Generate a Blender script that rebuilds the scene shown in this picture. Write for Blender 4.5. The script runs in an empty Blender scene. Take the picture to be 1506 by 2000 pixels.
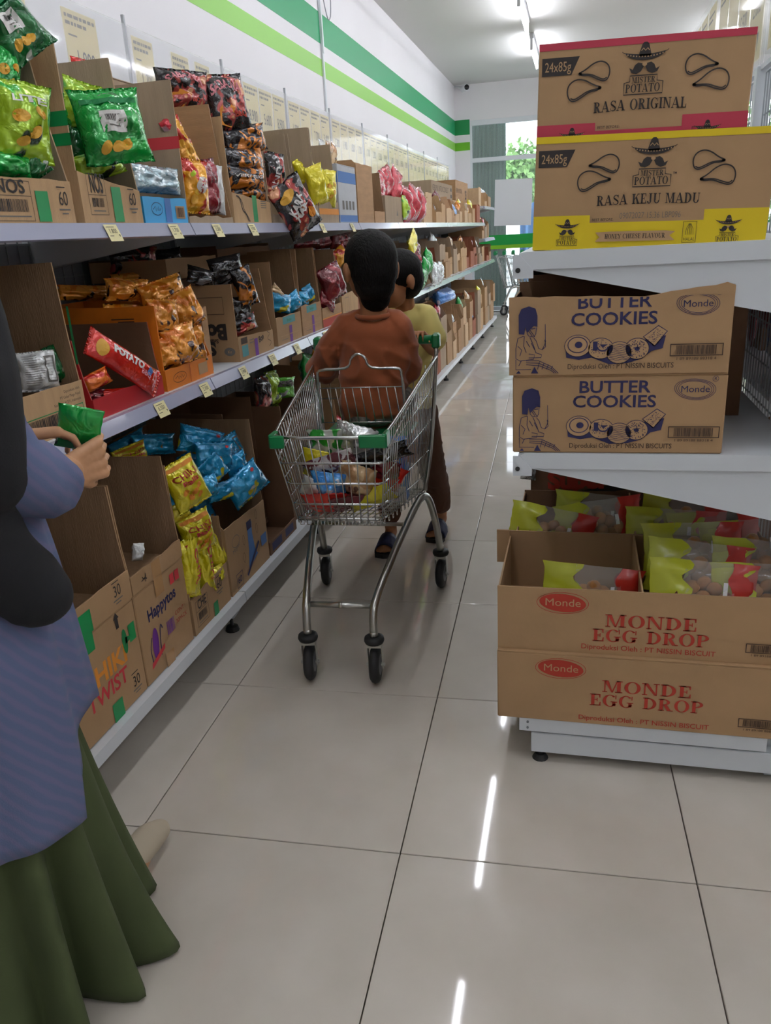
import bpy, bmesh, math, random
from mathutils import Vector, Matrix, Euler, noise
from mathutils.geometry import tessellate_polygon
PI = math.pi
rnd = random.Random(7)
SC = bpy.context.scene
COL = SC.collection
# ---------------------------------------------------------------- camera
CAM_R = Vector((0.97210667, 0.22808065, -0.05466106))
CAM_U = Vector((-0.02618448, 0.33713998, 0.94109033))
CAM_F = Vector((-0.23307292, 0.91340892, -0.3337082))
cam = bpy.data.cameras.new('camera')
camo = bpy.data.objects.new('camera', cam)
COL.objects.link(camo)
M = Matrix.Identity(4)
for i in range(3):
    M[i][0] = CAM_R[i]; M[i][1] = CAM_U[i]; M[i][2] = -CAM_F[i]
M[2][3] = 1.249
camo.matrix_world = M
cam.sensor_fit = 'VERTICAL'; cam.sensor_height = 24.0; cam.lens = 1532.48 / 2000 * 24.0
cam.clip_start = 0.02
SC.camera = camo
# ---------------------------------------------------------------- world, exposure
SC.view_settings.view_transform = 'Standard'
SC.view_settings.look = 'None'
SC.view_settings.gamma = 1.0
SC.view_settings.use_curve_mapping = False
SC.view_settings.exposure = 0.2
SC.cycles.use_denoising = True
SC.cycles.max_bounces = 8
SC.cycles.sample_clamp_indirect = 6.0
SC.cycles.caustics_reflective = False
SC.cycles.caustics_refractive = False
world = bpy.data.worlds.new('sky'); SC.world = world; world.use_nodes = True
wn = world.node_tree.nodes; wl = world.node_tree.links
bgn = wn['Background']
tcw = wn.new('ShaderNodeTexCoord'); sep = wn.new('ShaderNodeSeparateXYZ'); rmp = wn.new('ShaderNodeValToRGB')
wl.new(tcw.outputs['Generated'], sep.inputs[0]); wl.new(sep.outputs['Z'], rmp.inputs[0]); wl.new(rmp.outputs[0], bgn.inputs[0])
rmp.color_ramp.elements[0].position = 0.0; rmp.color_ramp.elements[0].color = (0.86, 0.92, 0.98, 1)
rmp.color_ramp.elements[1].position = 0.7; rmp.color_ramp.elements[1].color = (0.70, 0.82, 0.98, 1)
bgn.inputs[1].default_value = 4.0
TUBE_POWER = 52.0      # emission strength of the fluorescent tubes
ROOM = dict(x0=-1.885, x1=4.6, y0=-3.2, y1=12.93, h=3.25)

# ---------------------------------------------------------------- helpers
def lin(h):
    if not isinstance(h, str): return tuple(h) + (1,) if len(h) == 3 else tuple(h)
    v = [int(h[i:i + 2], 16) / 255 for i in (0, 2, 4)]
    return tuple([x / 12.92 if x <= .04045 else ((x + .055) / 1.055) ** 2.4 for x in v]) + (1,)
MATS = {}
def mat(name, col='808080', rough=0.5, metal=0.0, emis=0, bump=0, bscale=200, var=0, vscale=30, spec=0.5, stretch=None,
        c2=None, trans=0, alpha=1, coat=0, sheen=0, fine=0):
    if name in MATS: return MATS[name]
    m = bpy.data.materials.new(name); m.use_nodes = True
    n = m.node_tree.nodes; l = m.node_tree.links; b = n['Principled BSDF']
    b.inputs['Base Color'].default_value = lin(col); b.inputs['Roughness'].default_value = rough
    b.inputs['Metallic'].default_value = metal
    b.inputs['Specular IOR Level'].default_value = spec
    if trans: b.inputs['Transmission Weight'].default_value = trans
    if alpha < 1: b.inputs['Alpha'].default_value = alpha
    if coat: b.inputs['Coat Weight'].default_value = coat; b.inputs['Coat Roughness'].default_value = 0.12
    if sheen: b.inputs['Sheen Weight'].default_value = sheen
    if emis:
        b.inputs['Emission Color'].default_value = lin(col); b.inputs['Emission Strength'].default_value = emis
    if var or bump or c2:
        tc = n.new('ShaderNodeTexCoord'); mp = n.new('ShaderNodeMapping'); l.new(tc.outputs['Object'], mp.inputs[0])
        if stretch: mp.inputs['Scale'].default_value = stretch
        if var or c2:
            t = n.new('ShaderNodeTexNoise'); t.inputs['Scale'].default_value = vscale; t.inputs['Detail'].default_value = 4
            l.new(mp.outputs[0], t.inputs[0])
            r = n.new('ShaderNodeValToRGB'); base = lin(col)
            lo = [x * (1 - var) for x in base[:3]]; hi = [min(1, x * (1 + var)) for x in base[:3]]
            if c2: lo = base[:3]; hi = lin(c2)[:3]
            r.color_ramp.elements[0].position = .36; r.color_ramp.elements[1].position = .64
            r.color_ramp.elements[0].color = (*lo, 1); r.color_ramp.elements[1].color = (*hi, 1)
            l.new(t.outputs['Fac'], r.inputs[0]); l.new(r.outputs[0], b.inputs['Base Color'])
        if bump:
            t2 = n.new('ShaderNodeTexNoise'); t2.inputs['Scale'].default_value = bscale; t2.inputs['Detail'].default_value = 3
            l.new(mp.outputs[0], t2.inputs[0]); bp = n.new('ShaderNodeBump'); bp.inputs['Strength'].default_value = bump
            bp.inputs['Distance'].default_value = 0.004
            l.new(t2.outputs['Fac'], bp.inputs['Height']); l.new(bp.outputs[0], b.inputs['Normal'])
    MATS[name] = m
    return m
def new_obj(name, mesh, parent=None, m=None, loc=None, rot=None):
    o = bpy.data.objects.new(name, mesh); COL.objects.link(o)
    if m is not None and mesh is not None and not mesh.materials: mesh.materials.append(m)
    if parent: o.parent = parent
    if loc is not None: o.location = loc
    if rot is not None: o.rotation_euler = rot
    return o
def tag(o, label=None, cat=None, group=None, kind=None):
    if label: o['label'] = label
    if cat: o['category'] = cat
    if group: o['group'] = group
    if kind: o['kind'] = kind
    return o
def thing(name, label, cat, loc=(0, 0, 0), rot=(0, 0, 0), group=None):
    return tag(new_obj(name, None, None, None, loc, rot), label, cat, group)
def fromdata(name, V, F, m=None, parent=None, smooth=False, loc=None, rot=None):
    me = bpy.data.meshes.new(name); me.from_pydata([tuple(v) for v in V], [], F); me.update()
    if smooth: me.shade_smooth()
    return new_obj(name, me, parent, m, loc, rot)
def bmobj(name, bm, m=None, parent=None, smooth=False, loc=None, rot=None):
    me = bpy.data.meshes.new(name); bmesh.ops.recalc_face_normals(bm, faces=bm.faces); bm.to_mesh(me); bm.free()
    if smooth: me.shade_smooth()
    return new_obj(name, me, parent, m, loc, rot)
def copy_tree(o, parent=None, loc=None, rot=None, label=None, group=None):
    c = o.copy(); COL.objects.link(c)
    if parent: c.parent = parent
    if loc is not None: c.location = loc
    if rot is not None: c.rotation_euler = rot
    if label: c['label'] = label
    if group: c['group'] = group
    for ch in list(o.children): copy_tree(ch, c)
    return c
def bbox(bm, x0, y0, z0, x1, y1, z1, bev=0):
    vs = [bm.verts.new(p) for p in ((x0, y0, z0), (x1, y0, z0), (x1, y1, z0), (x0, y1, z0), (x0, y0, z1), (x1, y0, z1), (x1, y1, z1), (x0, y1, z1))]
    fs = [bm.faces.new([vs[i] for i in f]) for f in ((0, 3, 2, 1), (4, 5, 6, 7), (0, 1, 5, 4), (1, 2, 6, 5), (2, 3, 7, 6), (3, 0, 4, 7))]
    if bev:
        es = {e for f in fs for e in f.edges}
        bmesh.ops.bevel(bm, geom=list(es), offset=bev, segments=1, affect='EDGES', profile=.5)
def box(name, x0, y0, z0, x1, y1, z1, m, parent=None, bev=0, loc=None, rot=None):
    bm = bmesh.new(); bbox(bm, x0, y0, z0, x1, y1, z1, bev)
    return bmobj(name, bm, m, parent, loc=loc, rot=rot)
def prism(bm, pts, axis, a, b):
    """polygon pts (2-D) extruded along axis from a to b; axis 'x': pts=(y,z); 'y': (x,z); 'z': (x,y)"""
    def P(p, c):
        return (c, p[0], p[1]) if axis == 'x' else (p[0], c, p[1]) if axis == 'y' else (p[0], p[1], c)
    n = len(pts)
    A = [bm.verts.new(P(p, a)) for p in pts]; B = [bm.verts.new(P(p, b)) for p in pts]
    tris = tessellate_polygon([[Vector((p[0], p[1], 0)) for p in pts]])
    for t in tris:
        for L in (A, B):
            try: bm.faces.new([L[i] for i in t])
            except ValueError: pass
    for i in range(n):
        j = (i + 1) % n
        bm.faces.new([A[i], A[j], B[j], B[i]])
def panel(name, pts, axis, a, b, m, parent=None):
    bm = bmesh.new(); prism(bm, pts, axis, a, b); return bmobj(name, bm, m, parent)
def tube(bm, pts, r, n=6, closed=False, caps=True):
    pts = [Vector(p) for p in pts]
    N = len(pts); rings = []
    rr = r if isinstance(r, (list, tuple)) else [r] * N
    up = Vector((0, 0, 1)); prev = None
    for i, p in enumerate(pts):
        if closed: d = (pts[(i + 1) % N] - pts[i - 1])
        else: d = pts[min(i + 1, N - 1)] - pts[max(i - 1, 0)]
        if d.length < 1e-9: d = Vector((0, 0, 1))
        d.normalize()
        if prev is None:
            u = d.cross(up)
            if u.length < .05: u = d.cross(Vector((1, 0, 0)))
        else: u = prev - d * prev.dot(d)
        u.normalize(); prev = u; v = d.cross(u)
        rings.append([bm.verts.new(p + (u * math.cos(2 * PI * k / n) + v * math.sin(2 * PI * k / n)) * rr[i]) for k in range(n)])
    for i in range(N if closed else N - 1):
        a = rings[i]; b = rings[(i + 1) % N]
        for k in range(n): bm.faces.new([a[k], a[(k + 1) % n], b[(k + 1) % n], b[k]])
    if caps and not closed: bm.faces.new(rings[0][::-1]); bm.faces.new(rings[-1])
def smooth_path(pts, it=2):
    pts = [Vector(p) for p in pts]
    for _ in range(it):
        q = [pts[0]]
        for a, b in zip(pts, pts[1:]): q += [a * .75 + b * .25, a * .25 + b * .75]
        q.append(pts[-1]); pts = q
    return pts
def lathe(bm, prof, n=16, c=(0, 0, 0), axis='z'):
    rings = []
    for r, z in prof:
        ring = []
        for k in range(n):
            a = 2 * PI * k / n; x = r * math.cos(a); y = r * math.sin(a)
            p = (x, y, z) if axis == 'z' else (z, x, y) if axis == 'x' else (x, z, y)
            ring.append(bm.verts.new((p[0] + c[0], p[1] + c[1], p[2] + c[2])))
        rings.append(ring)
    for a, b in zip(rings, rings[1:]):
        for k in range(n): bm.faces.new([a[k], a[(k + 1) % n], b[(k + 1) % n], b[k]])
    for r in (rings[0], rings[-1]): bm.faces.new(r)
# ---------------------------------------------------------------- text and flat print
_tx = {}
def text_tris(s, bold=0.0):
    k = (s, round(bold, 3))
    if k not in _tx:
        cu = bpy.data.curves.new('t', 'FONT'); cu.body = s; cu.size = 1; cu.offset = bold; cu.resolution_u = 3
        ob = bpy.data.objects.new('t', cu); me = bpy.data.meshes.new_from_object(ob)
        _tx[k] = ([(v.co.x, v.co.y) for v in me.vertices], [tuple(p.vertices) for p in me.polygons])
        bpy.data.objects.remove(ob); bpy.data.curves.remove(cu); bpy.data.meshes.remove(me)
    return _tx[k]
def _ell(cx, cy, rx, ry, n=20, a0=0, a1=2 * PI):
    return [(cx + rx * math.cos(a0 + (a1 - a0) * i / n), cy + ry * math.sin(a0 + (a1 - a0) * i / n)) for i in range(n + 1)]
def _ringseg(cx, cy, rx, ry, tx, ty, a0=0, a1=2 * PI, n=24):
    """thick-and-thin bowl: quads between outer and inner ellipse"""
    o = _ell(cx, cy, rx, ry, n, a0, a1); i = _ell(cx, cy, rx - tx, ry - ty, n, a0, a1)
    return [[o[k], o[k + 1], i[k + 1], i[k]] for k in range(n)]
def _r(x0, y0, x1, y1): return [(x0, y0), (x1, y0), (x1, y1), (x0, y1)]
def slab_glyph(c):
    """a bold slab-serif capital as convex polygons, height 1; returns (polys, width)"""
    T, t, s, h = .2, .075, .09, .075
    def stem(x, w=T): return [_r(x, 0, x + w, 1), _r(x - s, 0, x + w + s, h), _r(x - s, 1 - h, x + w + s, 1)]
    if c == 'I': return stem(.1), .4
    if c == 'L': return stem(.1) + [_r(.1, 0, .62, t), [(.55, 0), (.66, 0), (.66, .36), (.6, .36)]], .7
    if c == 'E': return stem(.1) + [_r(.1, 0, .64, t), _r(.1, 1 - t, .62, 1), [(.57, 0), (.68, 0), (.68, .34), (.63, .34)], [(.6, .7), (.66, .7), (.66, 1), (.55, 1)], _r(.3, .47, .46, .54), _r(.44, .36, .49, .66)], .73
    if c == 'O': return _ringseg(.46, .5, .44, .52, .2, .055), .92
    if c == 'D': return stem(.1) + _ringseg(.3, .5, .52, .5, .21, .07, -PI / 2, PI / 2, 14), .86
    if c == 'G': return _ringseg(.46, .5, .44, .52, .2, .055, .75, 2 * PI - .5, 22) + [_r(.6, .06, .8, .42), _r(.5, .38, .9, .45), _r(.78, .66, .84, 1)], .92
    if c == 'C': return _ringseg(.46, .5, .44, .52, .2, .055, .75, 2 * PI - .7, 22) + [_r(.76, .66, .82, 1)], .86
    if c == 'P': return stem(.1) + _ringseg(.3, .73, .42, .27, .19, .06, -PI / 2, PI / 2, 12), .76
    if c == 'R': return stem(.1) + _ringseg(.3, .74, .4, .26, .18, .06, -PI / 2, PI / 2, 12) + [[(.3, .52), (.52, .52), (.8, .0), (.57, .0)], _r(.72, 0, .9, h)], .88
    if c == 'N': return [_r(.1, 0, .18, 1), _r(0, 0, .28, h), _r(-.02, 1 - h, .25, 1), [(.08, 1), (.3, 1), (.8, 0), (.66, 0)], _r(.72, 0, .8, 1), _r(.6, 1 - h, .92, 1)], .92
    if c == 'M': return [_r(.1, 0, .17, 1), _r(0, 0, .27, h), _r(-.02, 1 - h, .25, 1), [(.1, 1), (.32, 1), (.58, 0), (.5, 0)], [(.5, 0), (.58, 0), (.84, 1), (.78, 1)], _r(.8, 0, 1.0, 1), _r(.7, 0, 1.1, h), _r(.78, 1 - h, 1.1, 1)], 1.12
    if c == 'A': return [[(.04, 0), (.12, 0), (.46, 1), (.4, 1)], [(.34, 1), (.52, 1), (.88, 0), (.66, 0)], _r(.2, .27, .7, .34), _r(-.04, 0, .24, h), _r(.56, 0, .98, h)], .94
    if c == 'S': return _ringseg(.36, .74, .31, .26, .12, .08, .3, PI * 1.35, 12) + _ringseg(.36, .27, .33, .27, .13, .08, -PI * .75, PI * .55, 14) + [[(.1, .62), (.2, .72), (.62, .42), (.52, .3)], _r(.6, .7, .66, 1), _r(.04, 0, .1, .3)], .74
    if c == 'K': return stem(.1) + [[(.28, .36), (.28, .48), (.66, 1), (.76, 1)], [(.4, .6), (.56, .7), (.88, 0), (.64, 0)], _r(.6, 1 - h, .86, 1), _r(.56, 0, .94, h)], .92
    if c == 'T': return [_r(.3, 0, .5, 1), _r(.2, 0, .6, h), _r(.02, 1 - t, .78, 1), [(.0, .68), (.05, .68), (.1, 1), (.0, 1)], [(.75, .68), (.8, .68), (.8, 1), (.7, 1)]], .8
    if c == 'H': return stem(.1) + stem(.62) + [_r(.3, .46, .62, .54)], .92
    if c == 'F': return stem(.1) + [_r(.1, 1 - t, .62, 1), [(.6, .68), (.66, .68), (.66, 1), (.55, 1)], _r(.3, .46, .46, .54), _r(.44, .36, .49, .64)], .68
    if c == 'B': return stem(.1) + _ringseg(.3, .74, .38, .26, .18, .06, -PI / 2, PI / 2, 12) + _ringseg(.3, .26, .44, .28, .2, .07, -PI / 2, PI / 2, 12), .76
    if c == 'V': return [[(.04, 1), (.26, 1), (.52, 0), (.42, 0)], [(.42, 0), (.52, 0), (.86, 1), (.79, 1)], _r(-.04, 1 - h, .34, 1), _r(.7, 1 - h, .96, 1)], .9
    if c == 'Y': return [[(.04, 1), (.26, 1), (.5, .45), (.4, .38)], [(.4, .42), (.5, .42), (.84, 1), (.77, 1)], _r(.34, 0, .54, .5), _r(.24, 0, .64, h), _r(-.04, 1 - h, .34, 1), _r(.66, 1 - h, .94, 1)], .88
    if c == 'J': return [_r(.3, .2, .5, 1), _r(.2, 1 - h, .6, 1)] + _ringseg(.26, .24, .24, .26, .16, .08, PI, 2 * PI, 12), .64
    if c == 'U': return [_r(.12, .3, .32, 1), _r(.02, 1 - h, .42, 1), _r(.7, .3, .77, 1), _r(.6, 1 - h, .87, 1)] + _ringseg(.445, .32, .325, .34, .16, .09, PI, 2 * PI, 12), .92
    if c == ' ': return [], .42
    return [_r(.1, 0, .6, 1)], .7
class Print:
    """collects flat print on a surface; fmap(x, y, layer) -> point"""
    def __init__(s, fmap, fine=False): s.f = fmap; s.d = {}; s.g = 0; s.fine = fine
    def add(s, key, V, F):
        if key[0] in ('tape_strip', 'red_symbol', 'blue_band', 'printed_nuts', 'teal_panel'): s.g += 1; key = (*key, s.g)
        elif key[0] in ('printed_hat_emblem', 'emblem_highlights', 'printed_chip_outline'): key = (*key, s.g)
        else: key = (*key, 0)
        e = s.d.setdefault(key, [[], []]); b = len(e[0]); e[0].extend(V); e[1].extend([tuple(b + i for i in f) for f in F])
    def poly(s, key, pts):
        try: T = tessellate_polygon([[Vector((p[0], p[1], 0)) for p in pts]])
        except Exception: return
        s.add(key, pts, [tuple(t) for t in T])
    def rect(s, key, x0, y0, x1, y1):
        if s.fine:   # follows a curved surface
            n = max(1, min(9, int(abs(x1 - x0) / .008))); m = max(1, min(9, int(abs(y1 - y0) / .008)))
            return s.add(key, [(x0 + (x1 - x0) * i / n, y0 + (y1 - y0) * j / m) for j in range(m + 1) for i in range(n + 1)], [(j * (n + 1) + i, j * (n + 1) + i + 1, (j + 1) * (n + 1) + i + 1, (j + 1) * (n + 1) + i) for j in range(m) for i in range(n)])
        s.add(key, _r(x0, y0, x1, y1), [(0, 1, 2, 3)])
    def ell(s, key, cx, cy, rx, ry, rot=0, n=18):
        c, q = math.cos(rot), math.sin(rot)
        if s.fine:
            V = [(cx, cy)] + [(cx + f * (rx * math.cos(2 * PI * i / n) * c - ry * math.sin(2 * PI * i / n) * q), cy + f * (rx * math.cos(2 * PI * i / n) * q + ry * math.sin(2 * PI * i / n) * c)) for f in (.5, 1) for i in range(n)]
            return s.add(key, V, [(0, 1 + i, 1 + (i + 1) % n) for i in range(n)] + [(1 + i, 1 + n + i, 1 + n + (i + 1) % n, 1 + (i + 1) % n) for i in range(n)])
        s.add(key, [(cx + rx * math.cos(2 * PI * i / n) * c - ry * math.sin(2 * PI * i / n) * q, cy + rx * math.cos(2 * PI * i / n) * q + ry * math.sin(2 * PI * i / n) * c) for i in range(n)], [tuple(range(n))])
    def stroke(s, key, pts, w, closed=False):
        pts = [Vector((p[0], p[1])) for p in pts]
        if closed: pts = pts + [pts[0]]
        V = []; N = len(pts)
        for i, p in enumerate(pts):
            if closed and i in (0, N - 1): d = pts[1] - pts[-2]
            else: d = pts[min(i + 1, N - 1)] - pts[max(0, i - 1)]
            if d.length < 1e-9: d = Vector((1, 0))
            d.normalize(); q = Vector((-d.y, d.x)) * w / 2
            V += [tuple(p + q), tuple(p - q)]
        s.add(key, V, [(2 * i, 2 * i + 1, 2 * i + 3, 2 * i + 2) for i in range(N - 1)])
    def frame(s, key, x0, y0, x1, y1, w):
        s.rect(key, x0, y0, x1, y0 + w); s.rect(key, x0, y1 - w, x1, y1); s.rect(key, x0, y0 + w, x0 + w, y1 - w); s.rect(key, x1 - w, y0 + w, x1, y1 - w)
    def text(s, key, t, x, y, size, sx=1.0, bold=0.012, rot=0, align='C', slab=False, arc=0, width=None):
        if slab:
            V = []; F = []; cx = 0
            for ch in t:
                P, w = slab_glyph(ch)
                for p in P:
                    b = len(V); V += [(cx + q[0], q[1]) for q in p]; F.append(tuple(range(b, b + len(p))))
                cx += w + .06
            W = cx - .06; k = size
        else:
            V, F = text_tris(t, bold); W = max([v[0] for v in V] or [0]); k = size / .72
        if not V: return
        if width: sx = width / (W * k)
        off = {'C': -W / 2, 'L': 0, 'R': -W}[align]
        c, q = math.cos(rot), math.sin(rot); out = []
        for vx, vy in V:
            a = (vx + off) * k * sx; b = vy * k
            if arc: b += arc * (1 - (2 * (vx + off) / W) ** 2)
            out.append((x + a * c - b * q, y + a * q + b * c))
        s.add(key, out, F)
    def barcode(s, key, x0, y0, x1, y1, n=30, seed=1):
        r = random.Random(seed); x = x0; w = (x1 - x0) / n
        while x < x1 - w: 
            b = w * r.choice((.3, .5, .9)); s.rect(key, x, y0, x + b, y1); x += b + w * r.choice((.35, .6))
    def build(s, parent):
        out = []; order = []
        for (name, mm, gid), (V, F) in s.d.items():
            if (name, mm) not in order: order.append((name, mm))
            i = order.index((name, mm))
            me = bpy.data.meshes.new(name); me.from_pydata([tuple(s.f(v[0], v[1], i)) for v in V], [], F); me.update()
            out.append(new_obj(name, me, parent, MATS[mm]))
        return out
def face_front(y=0.0):     # print on a face looking to local -y, x right, y up
    return lambda u, v, l: (u, y - .0006 - .0003 * l, v)
# ---------------------------------------------------------------- materials
K1 = mat('kraft', 'a98560', .85, var=.07, vscale=9, bump=.25, bscale=60, stretch=(1, 1, 6))
K2 = mat('kraft_light', 'b8976f', .85, var=.06, vscale=8, bump=.25, bscale=60, stretch=(6, 6, 1))
K3 = mat('kraft_inside', '8f7152', .9, var=.07, vscale=12, bump=.5, bscale=90, stretch=(5, 5, .4))
K4 = mat('kraft_grey', 'a08c74', .88, var=.06, vscale=9, bump=.3, bscale=90, stretch=(5, 5, .4))
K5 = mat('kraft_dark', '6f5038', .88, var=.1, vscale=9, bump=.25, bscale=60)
K6 = mat('kraft_warm', 'a68560', .82, var=.06, vscale=6, bump=.2, bscale=50)
mat('ink_black', '2a2422', .7); mat('ink_brown', '3c2a20', .75); mat('ink_red', 'a8321f', .7); mat('ink_navy', '25234f', .7); mat('ink_kraft', 'b08e68', .85)
mat('ink_green', '157a42', .7); mat('ink_teal', '4d8f92', .7); mat('ink_orange', 'd98a2b', .7); mat('ink_cherry', 'c0343c', .7)
mat('ink_white', 'e8e6e2', .7); mat('ink_yellow', 'd8bd10', .62); mat('ink_crimson', 'b23448', .7); mat('ink_purple', '6a2a8a', .6); mat('ink_blue', '4a74b0', .7)
mat('ink_grey', '6a6660', .7); mat('ink_choc', '5a2a20', .6); mat('ink_gold', 'd9a53a', .5); mat('ink_lime', 'b5d022', .5); mat('ink_pink', 'd88a92', .6)
TAPE = mat('green_tape', '0f8a4a', .4); mat('clear_tape', 'b48a5c', .25, coat=.5)
WALLM = mat('white_paint', 'eceaec', .6, var=.01, vscale=2, bump=.05, bscale=80)
CEILM = mat('ceiling_paint', 'd6d5d2', .8, var=.01, vscale=1)
DKG = mat('dark_green_paint', '1f9a62', .45); LTG = mat('light_green_paint', '8fce55', .45)
STEEL = mat('shelf_steel', 'd3d8dc', .38, var=.02, vscale=4, spec=.4)
STEEL2 = mat('price_rail_plastic', 'a4a8bd', .16, coat=.5)
MESHW = mat('grey_mesh_wire', '9aa0a4', .45, metal=.3)
BACKP = mat('back_panel_paint', '8f949b', .6)
CHROME = mat('zinc_wire', 'c9cac8', .25, metal=1.0); CHROME2 = mat('zinc_tube', 'b9b9b3', .28, metal=1.0)
GREENP = mat('green_plastic', '0c7a44', .35, coat=.2)
RUBBER = mat('black_rubber', '1b1b1c', .6); RUBGREY = mat('grey_wheel_hub', '6d6f73', .5)
SKIN = mat('skin_brown', 'a87450', .55, var=.05, vscale=12, spec=.35); SKINW = mat('skin_tan', 'c0916b', .5, var=.04, vscale=14, spec=.35)
HAIR = mat('black_hair', '0b0908', .6, bump=1.0, bscale=260, stretch=(1, 1, .25), spec=.18)
CARD = mat('yellow_card', 'f0e0a0', .55); WHITEP = mat('white_paper', 'e6e7ea', .5)
FILMC = mat('clear_film', 'f4f6f8', .08, spec=.6, alpha=.16)
def glassmat(name, col, alpha, rough=.03):
    return mat(name, col, rough, alpha=alpha, spec=.6)
ACRY = glassmat('clear_acrylic', 'f2f4f6', .22, .06)
GLASS = glassmat('window_glass', 'dfe8e6', .12)
def tile_mat():
    m = mat('polished_tile', 'cec6bb', .04, spec=.5)
    n = m.node_tree.nodes; l = m.node_tree.links; b = n['Principled BSDF']
    oi = n.new('ShaderNodeObjectInfo'); tc = n.new('ShaderNodeTexCoord'); t = n.new('ShaderNodeTexNoise'); t.inputs['Scale'].default_value = 5; t.inputs['Detail'].default_value = 8
    l.new(tc.outputs['Object'], t.inputs[0])
    r = n.new('ShaderNodeValToRGB'); r.color_ramp.elements[0].color = lin('c5bdb0'); r.color_ramp.elements[1].color = lin('d1c9bd')
    r.color_ramp.elements[0].position = .3; r.color_ramp.elements[1].position = .7
    l.new(t.outputs['Fac'], r.inputs[0])
    h = n.new('ShaderNodeHueSaturation'); mr = n.new('ShaderNodeMapRange'); mr.inputs[3].default_value = .97; mr.inputs[4].default_value = 1.03
    l.new(oi.outputs['Random'], mr.inputs[0]); l.new(mr.outputs[0], h.inputs['Value']); l.new(r.outputs[0], h.inputs['Color']); l.new(h.outputs[0], b.inputs['Base Color'])
    t2 = n.new('ShaderNodeTexNoise'); t2.inputs['Scale'].default_value = 2.2; l.new(tc.outputs['Object'], t2.inputs[0])
    m2 = n.new('ShaderNodeMapRange'); m2.inputs[3].default_value = .02; m2.inputs[4].default_value = .07; l.new(t2.outputs['Fac'], m2.inputs[0]); l.new(m2.outputs[0], b.inputs['Roughness'])
    return m
TILE = tile_mat(); GROUT = mat('grout', '4a443c', .9)
# ---------------------------------------------------------------- setting
R_ = ROOM
def struct(o, kind='structure'): o['kind'] = kind; return o
floor = struct(box('floor', R_['x0'] - .1, R_['y0'] - .1, -.12, R_['x1'] + .1, R_['y1'] + .1, -.012, GROUT))
A = .035850287; TO = Vector((-.34175, 1.29473, 0))
bm = bmesh.new(); g = .0013
bbox(bm, g, g, -.012, .6 - g, .6 - g, 0, .0012); tm = bpy.data.meshes.new('tile'); bmesh.ops.recalc_face_normals(bm, faces=bm.faces); bm.to_mesh(tm); bm.free(); tm.materials.append(TILE)
for i in range(-4, 9):
    for j in range(-7, 20):
        c = Vector(((i + .5) * .6, (j + .5) * .6, 0)); c.rotate(Euler((0, 0, A))); c += TO
        if not (R_['x0'] + .28 < c.x < R_['x1'] - .35 and R_['y0'] + .35 < c.y < R_['y1'] - .25): continue
        p = Vector((i * .6, j * .6, 0)); p.rotate(Euler((0, 0, A)))
        new_obj('tile', tm, floor, None, TO + p, (0, 0, A))
struct(box('ceiling', R_['x0'] - .1, R_['y0'] - .1, R_['h'], R_['x1'] + .1, R_['y1'] + .1, R_['h'] + .12, CEILM))
wl_ = struct(box('wall_left', R_['x0'] - .12, R_['y0'], -.02, R_['x0'], R_['y1'] + .12, R_['h'], WALLM))
# painted bands on the wall, thin paint film: heights found from the photograph
K = R_['x0'] / -1.7906
def wz(z): return 1.249 + (z - 1.249) * K
for nm, z0, z1, m in (('dark_green_band', wz(2.513), wz(2.707), DKG), ('light_green_band', wz(2.309), wz(2.416), LTG)):
    box(nm, R_['x0'], R_['y0'], z0, R_['x0'] + .0015, R_['y1'], z1, m, wl_)
struct(box('wall_right', R_['x1'], R_['y0'], -.02, R_['x1'] + .12, R_['y1'] + .12, R_['h'], WALLM))
struct(box('wall_front', R_['x0'], R_['y0'] - .12, -.02, R_['x1'], R_['y0'], R_['h'], WALLM))
# far wall with the glass front
Y1 = R_['y1']; WX0 = -1.66; WX1 = 3.4; WT = wz(2.69) ; DM = mat('door_frame_paint', 'e2e6ea', .4)
bm = bmesh.new(); bbox(bm, R_['x0'], Y1, -.02, WX0, Y1 + .12, R_['h']); bbox(bm, WX0, Y1, WT, WX1, Y1 + .12, R_['h']); bbox(bm, WX1, Y1, -.02, R_['x1'], Y1 + .12, R_['h'])
wb = struct(bmobj('wall_back', bm, WALLM))
for nm, z0, z1, m in (('dark_green_band', wz(2.513), wz(2.707), DKG), ('light_green_band', wz(2.309), wz(2.416), LTG)):
    box(nm, R_['x0'], Y1 - .0015, z0, WX0, Y1, z1, mat(nm + '_2', '0c8a48' if 'dark' in nm else '6cb820', .45), wb)
w1 = struct(new_obj('window_1', None))
MZ = wz(2.17)
for i in range(5):
    x = WX0 + i * (WX1 - WX0) / 4
    box('frame_post', x - .03 if i else x, Y1 + .0, 0, x + .03 if i < 4 else x, Y1 + .06, WT, DM, w1)
box('frame_rail', WX0, Y1 + .005, WT - .07, WX1, Y1 + .065, WT, DM, w1); box('frame_rail', WX0, Y1 + .005, MZ - .03, WX1, Y1 + .065, MZ + .03, DM, w1)
box('frame_rail', WX0, Y1 + .005, 0, WX1, Y1 + .065, .06, DM, w1)
for i in range(4):
    x = WX0 + .03 + i * (WX1 - WX0) / 4; x2 = x - .06 + (WX1 - WX0) / 4
    for z0, z1 in ((.06, MZ - .03), (MZ + .03, WT - .07)): box('pane', x, Y1 + .03, z0, x2, Y1 + .036, z1, GLASS, w1)
    for nm, z0, z1, c in (('dark_green_film', .985, 1.135, '00963c'), ('lime_film', .93, .985, '7fbe1e')):
        box(nm, x, Y1 + .026, z0, x2, Y1 + .029, z1, mat(nm, c, .4), w1)
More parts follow.
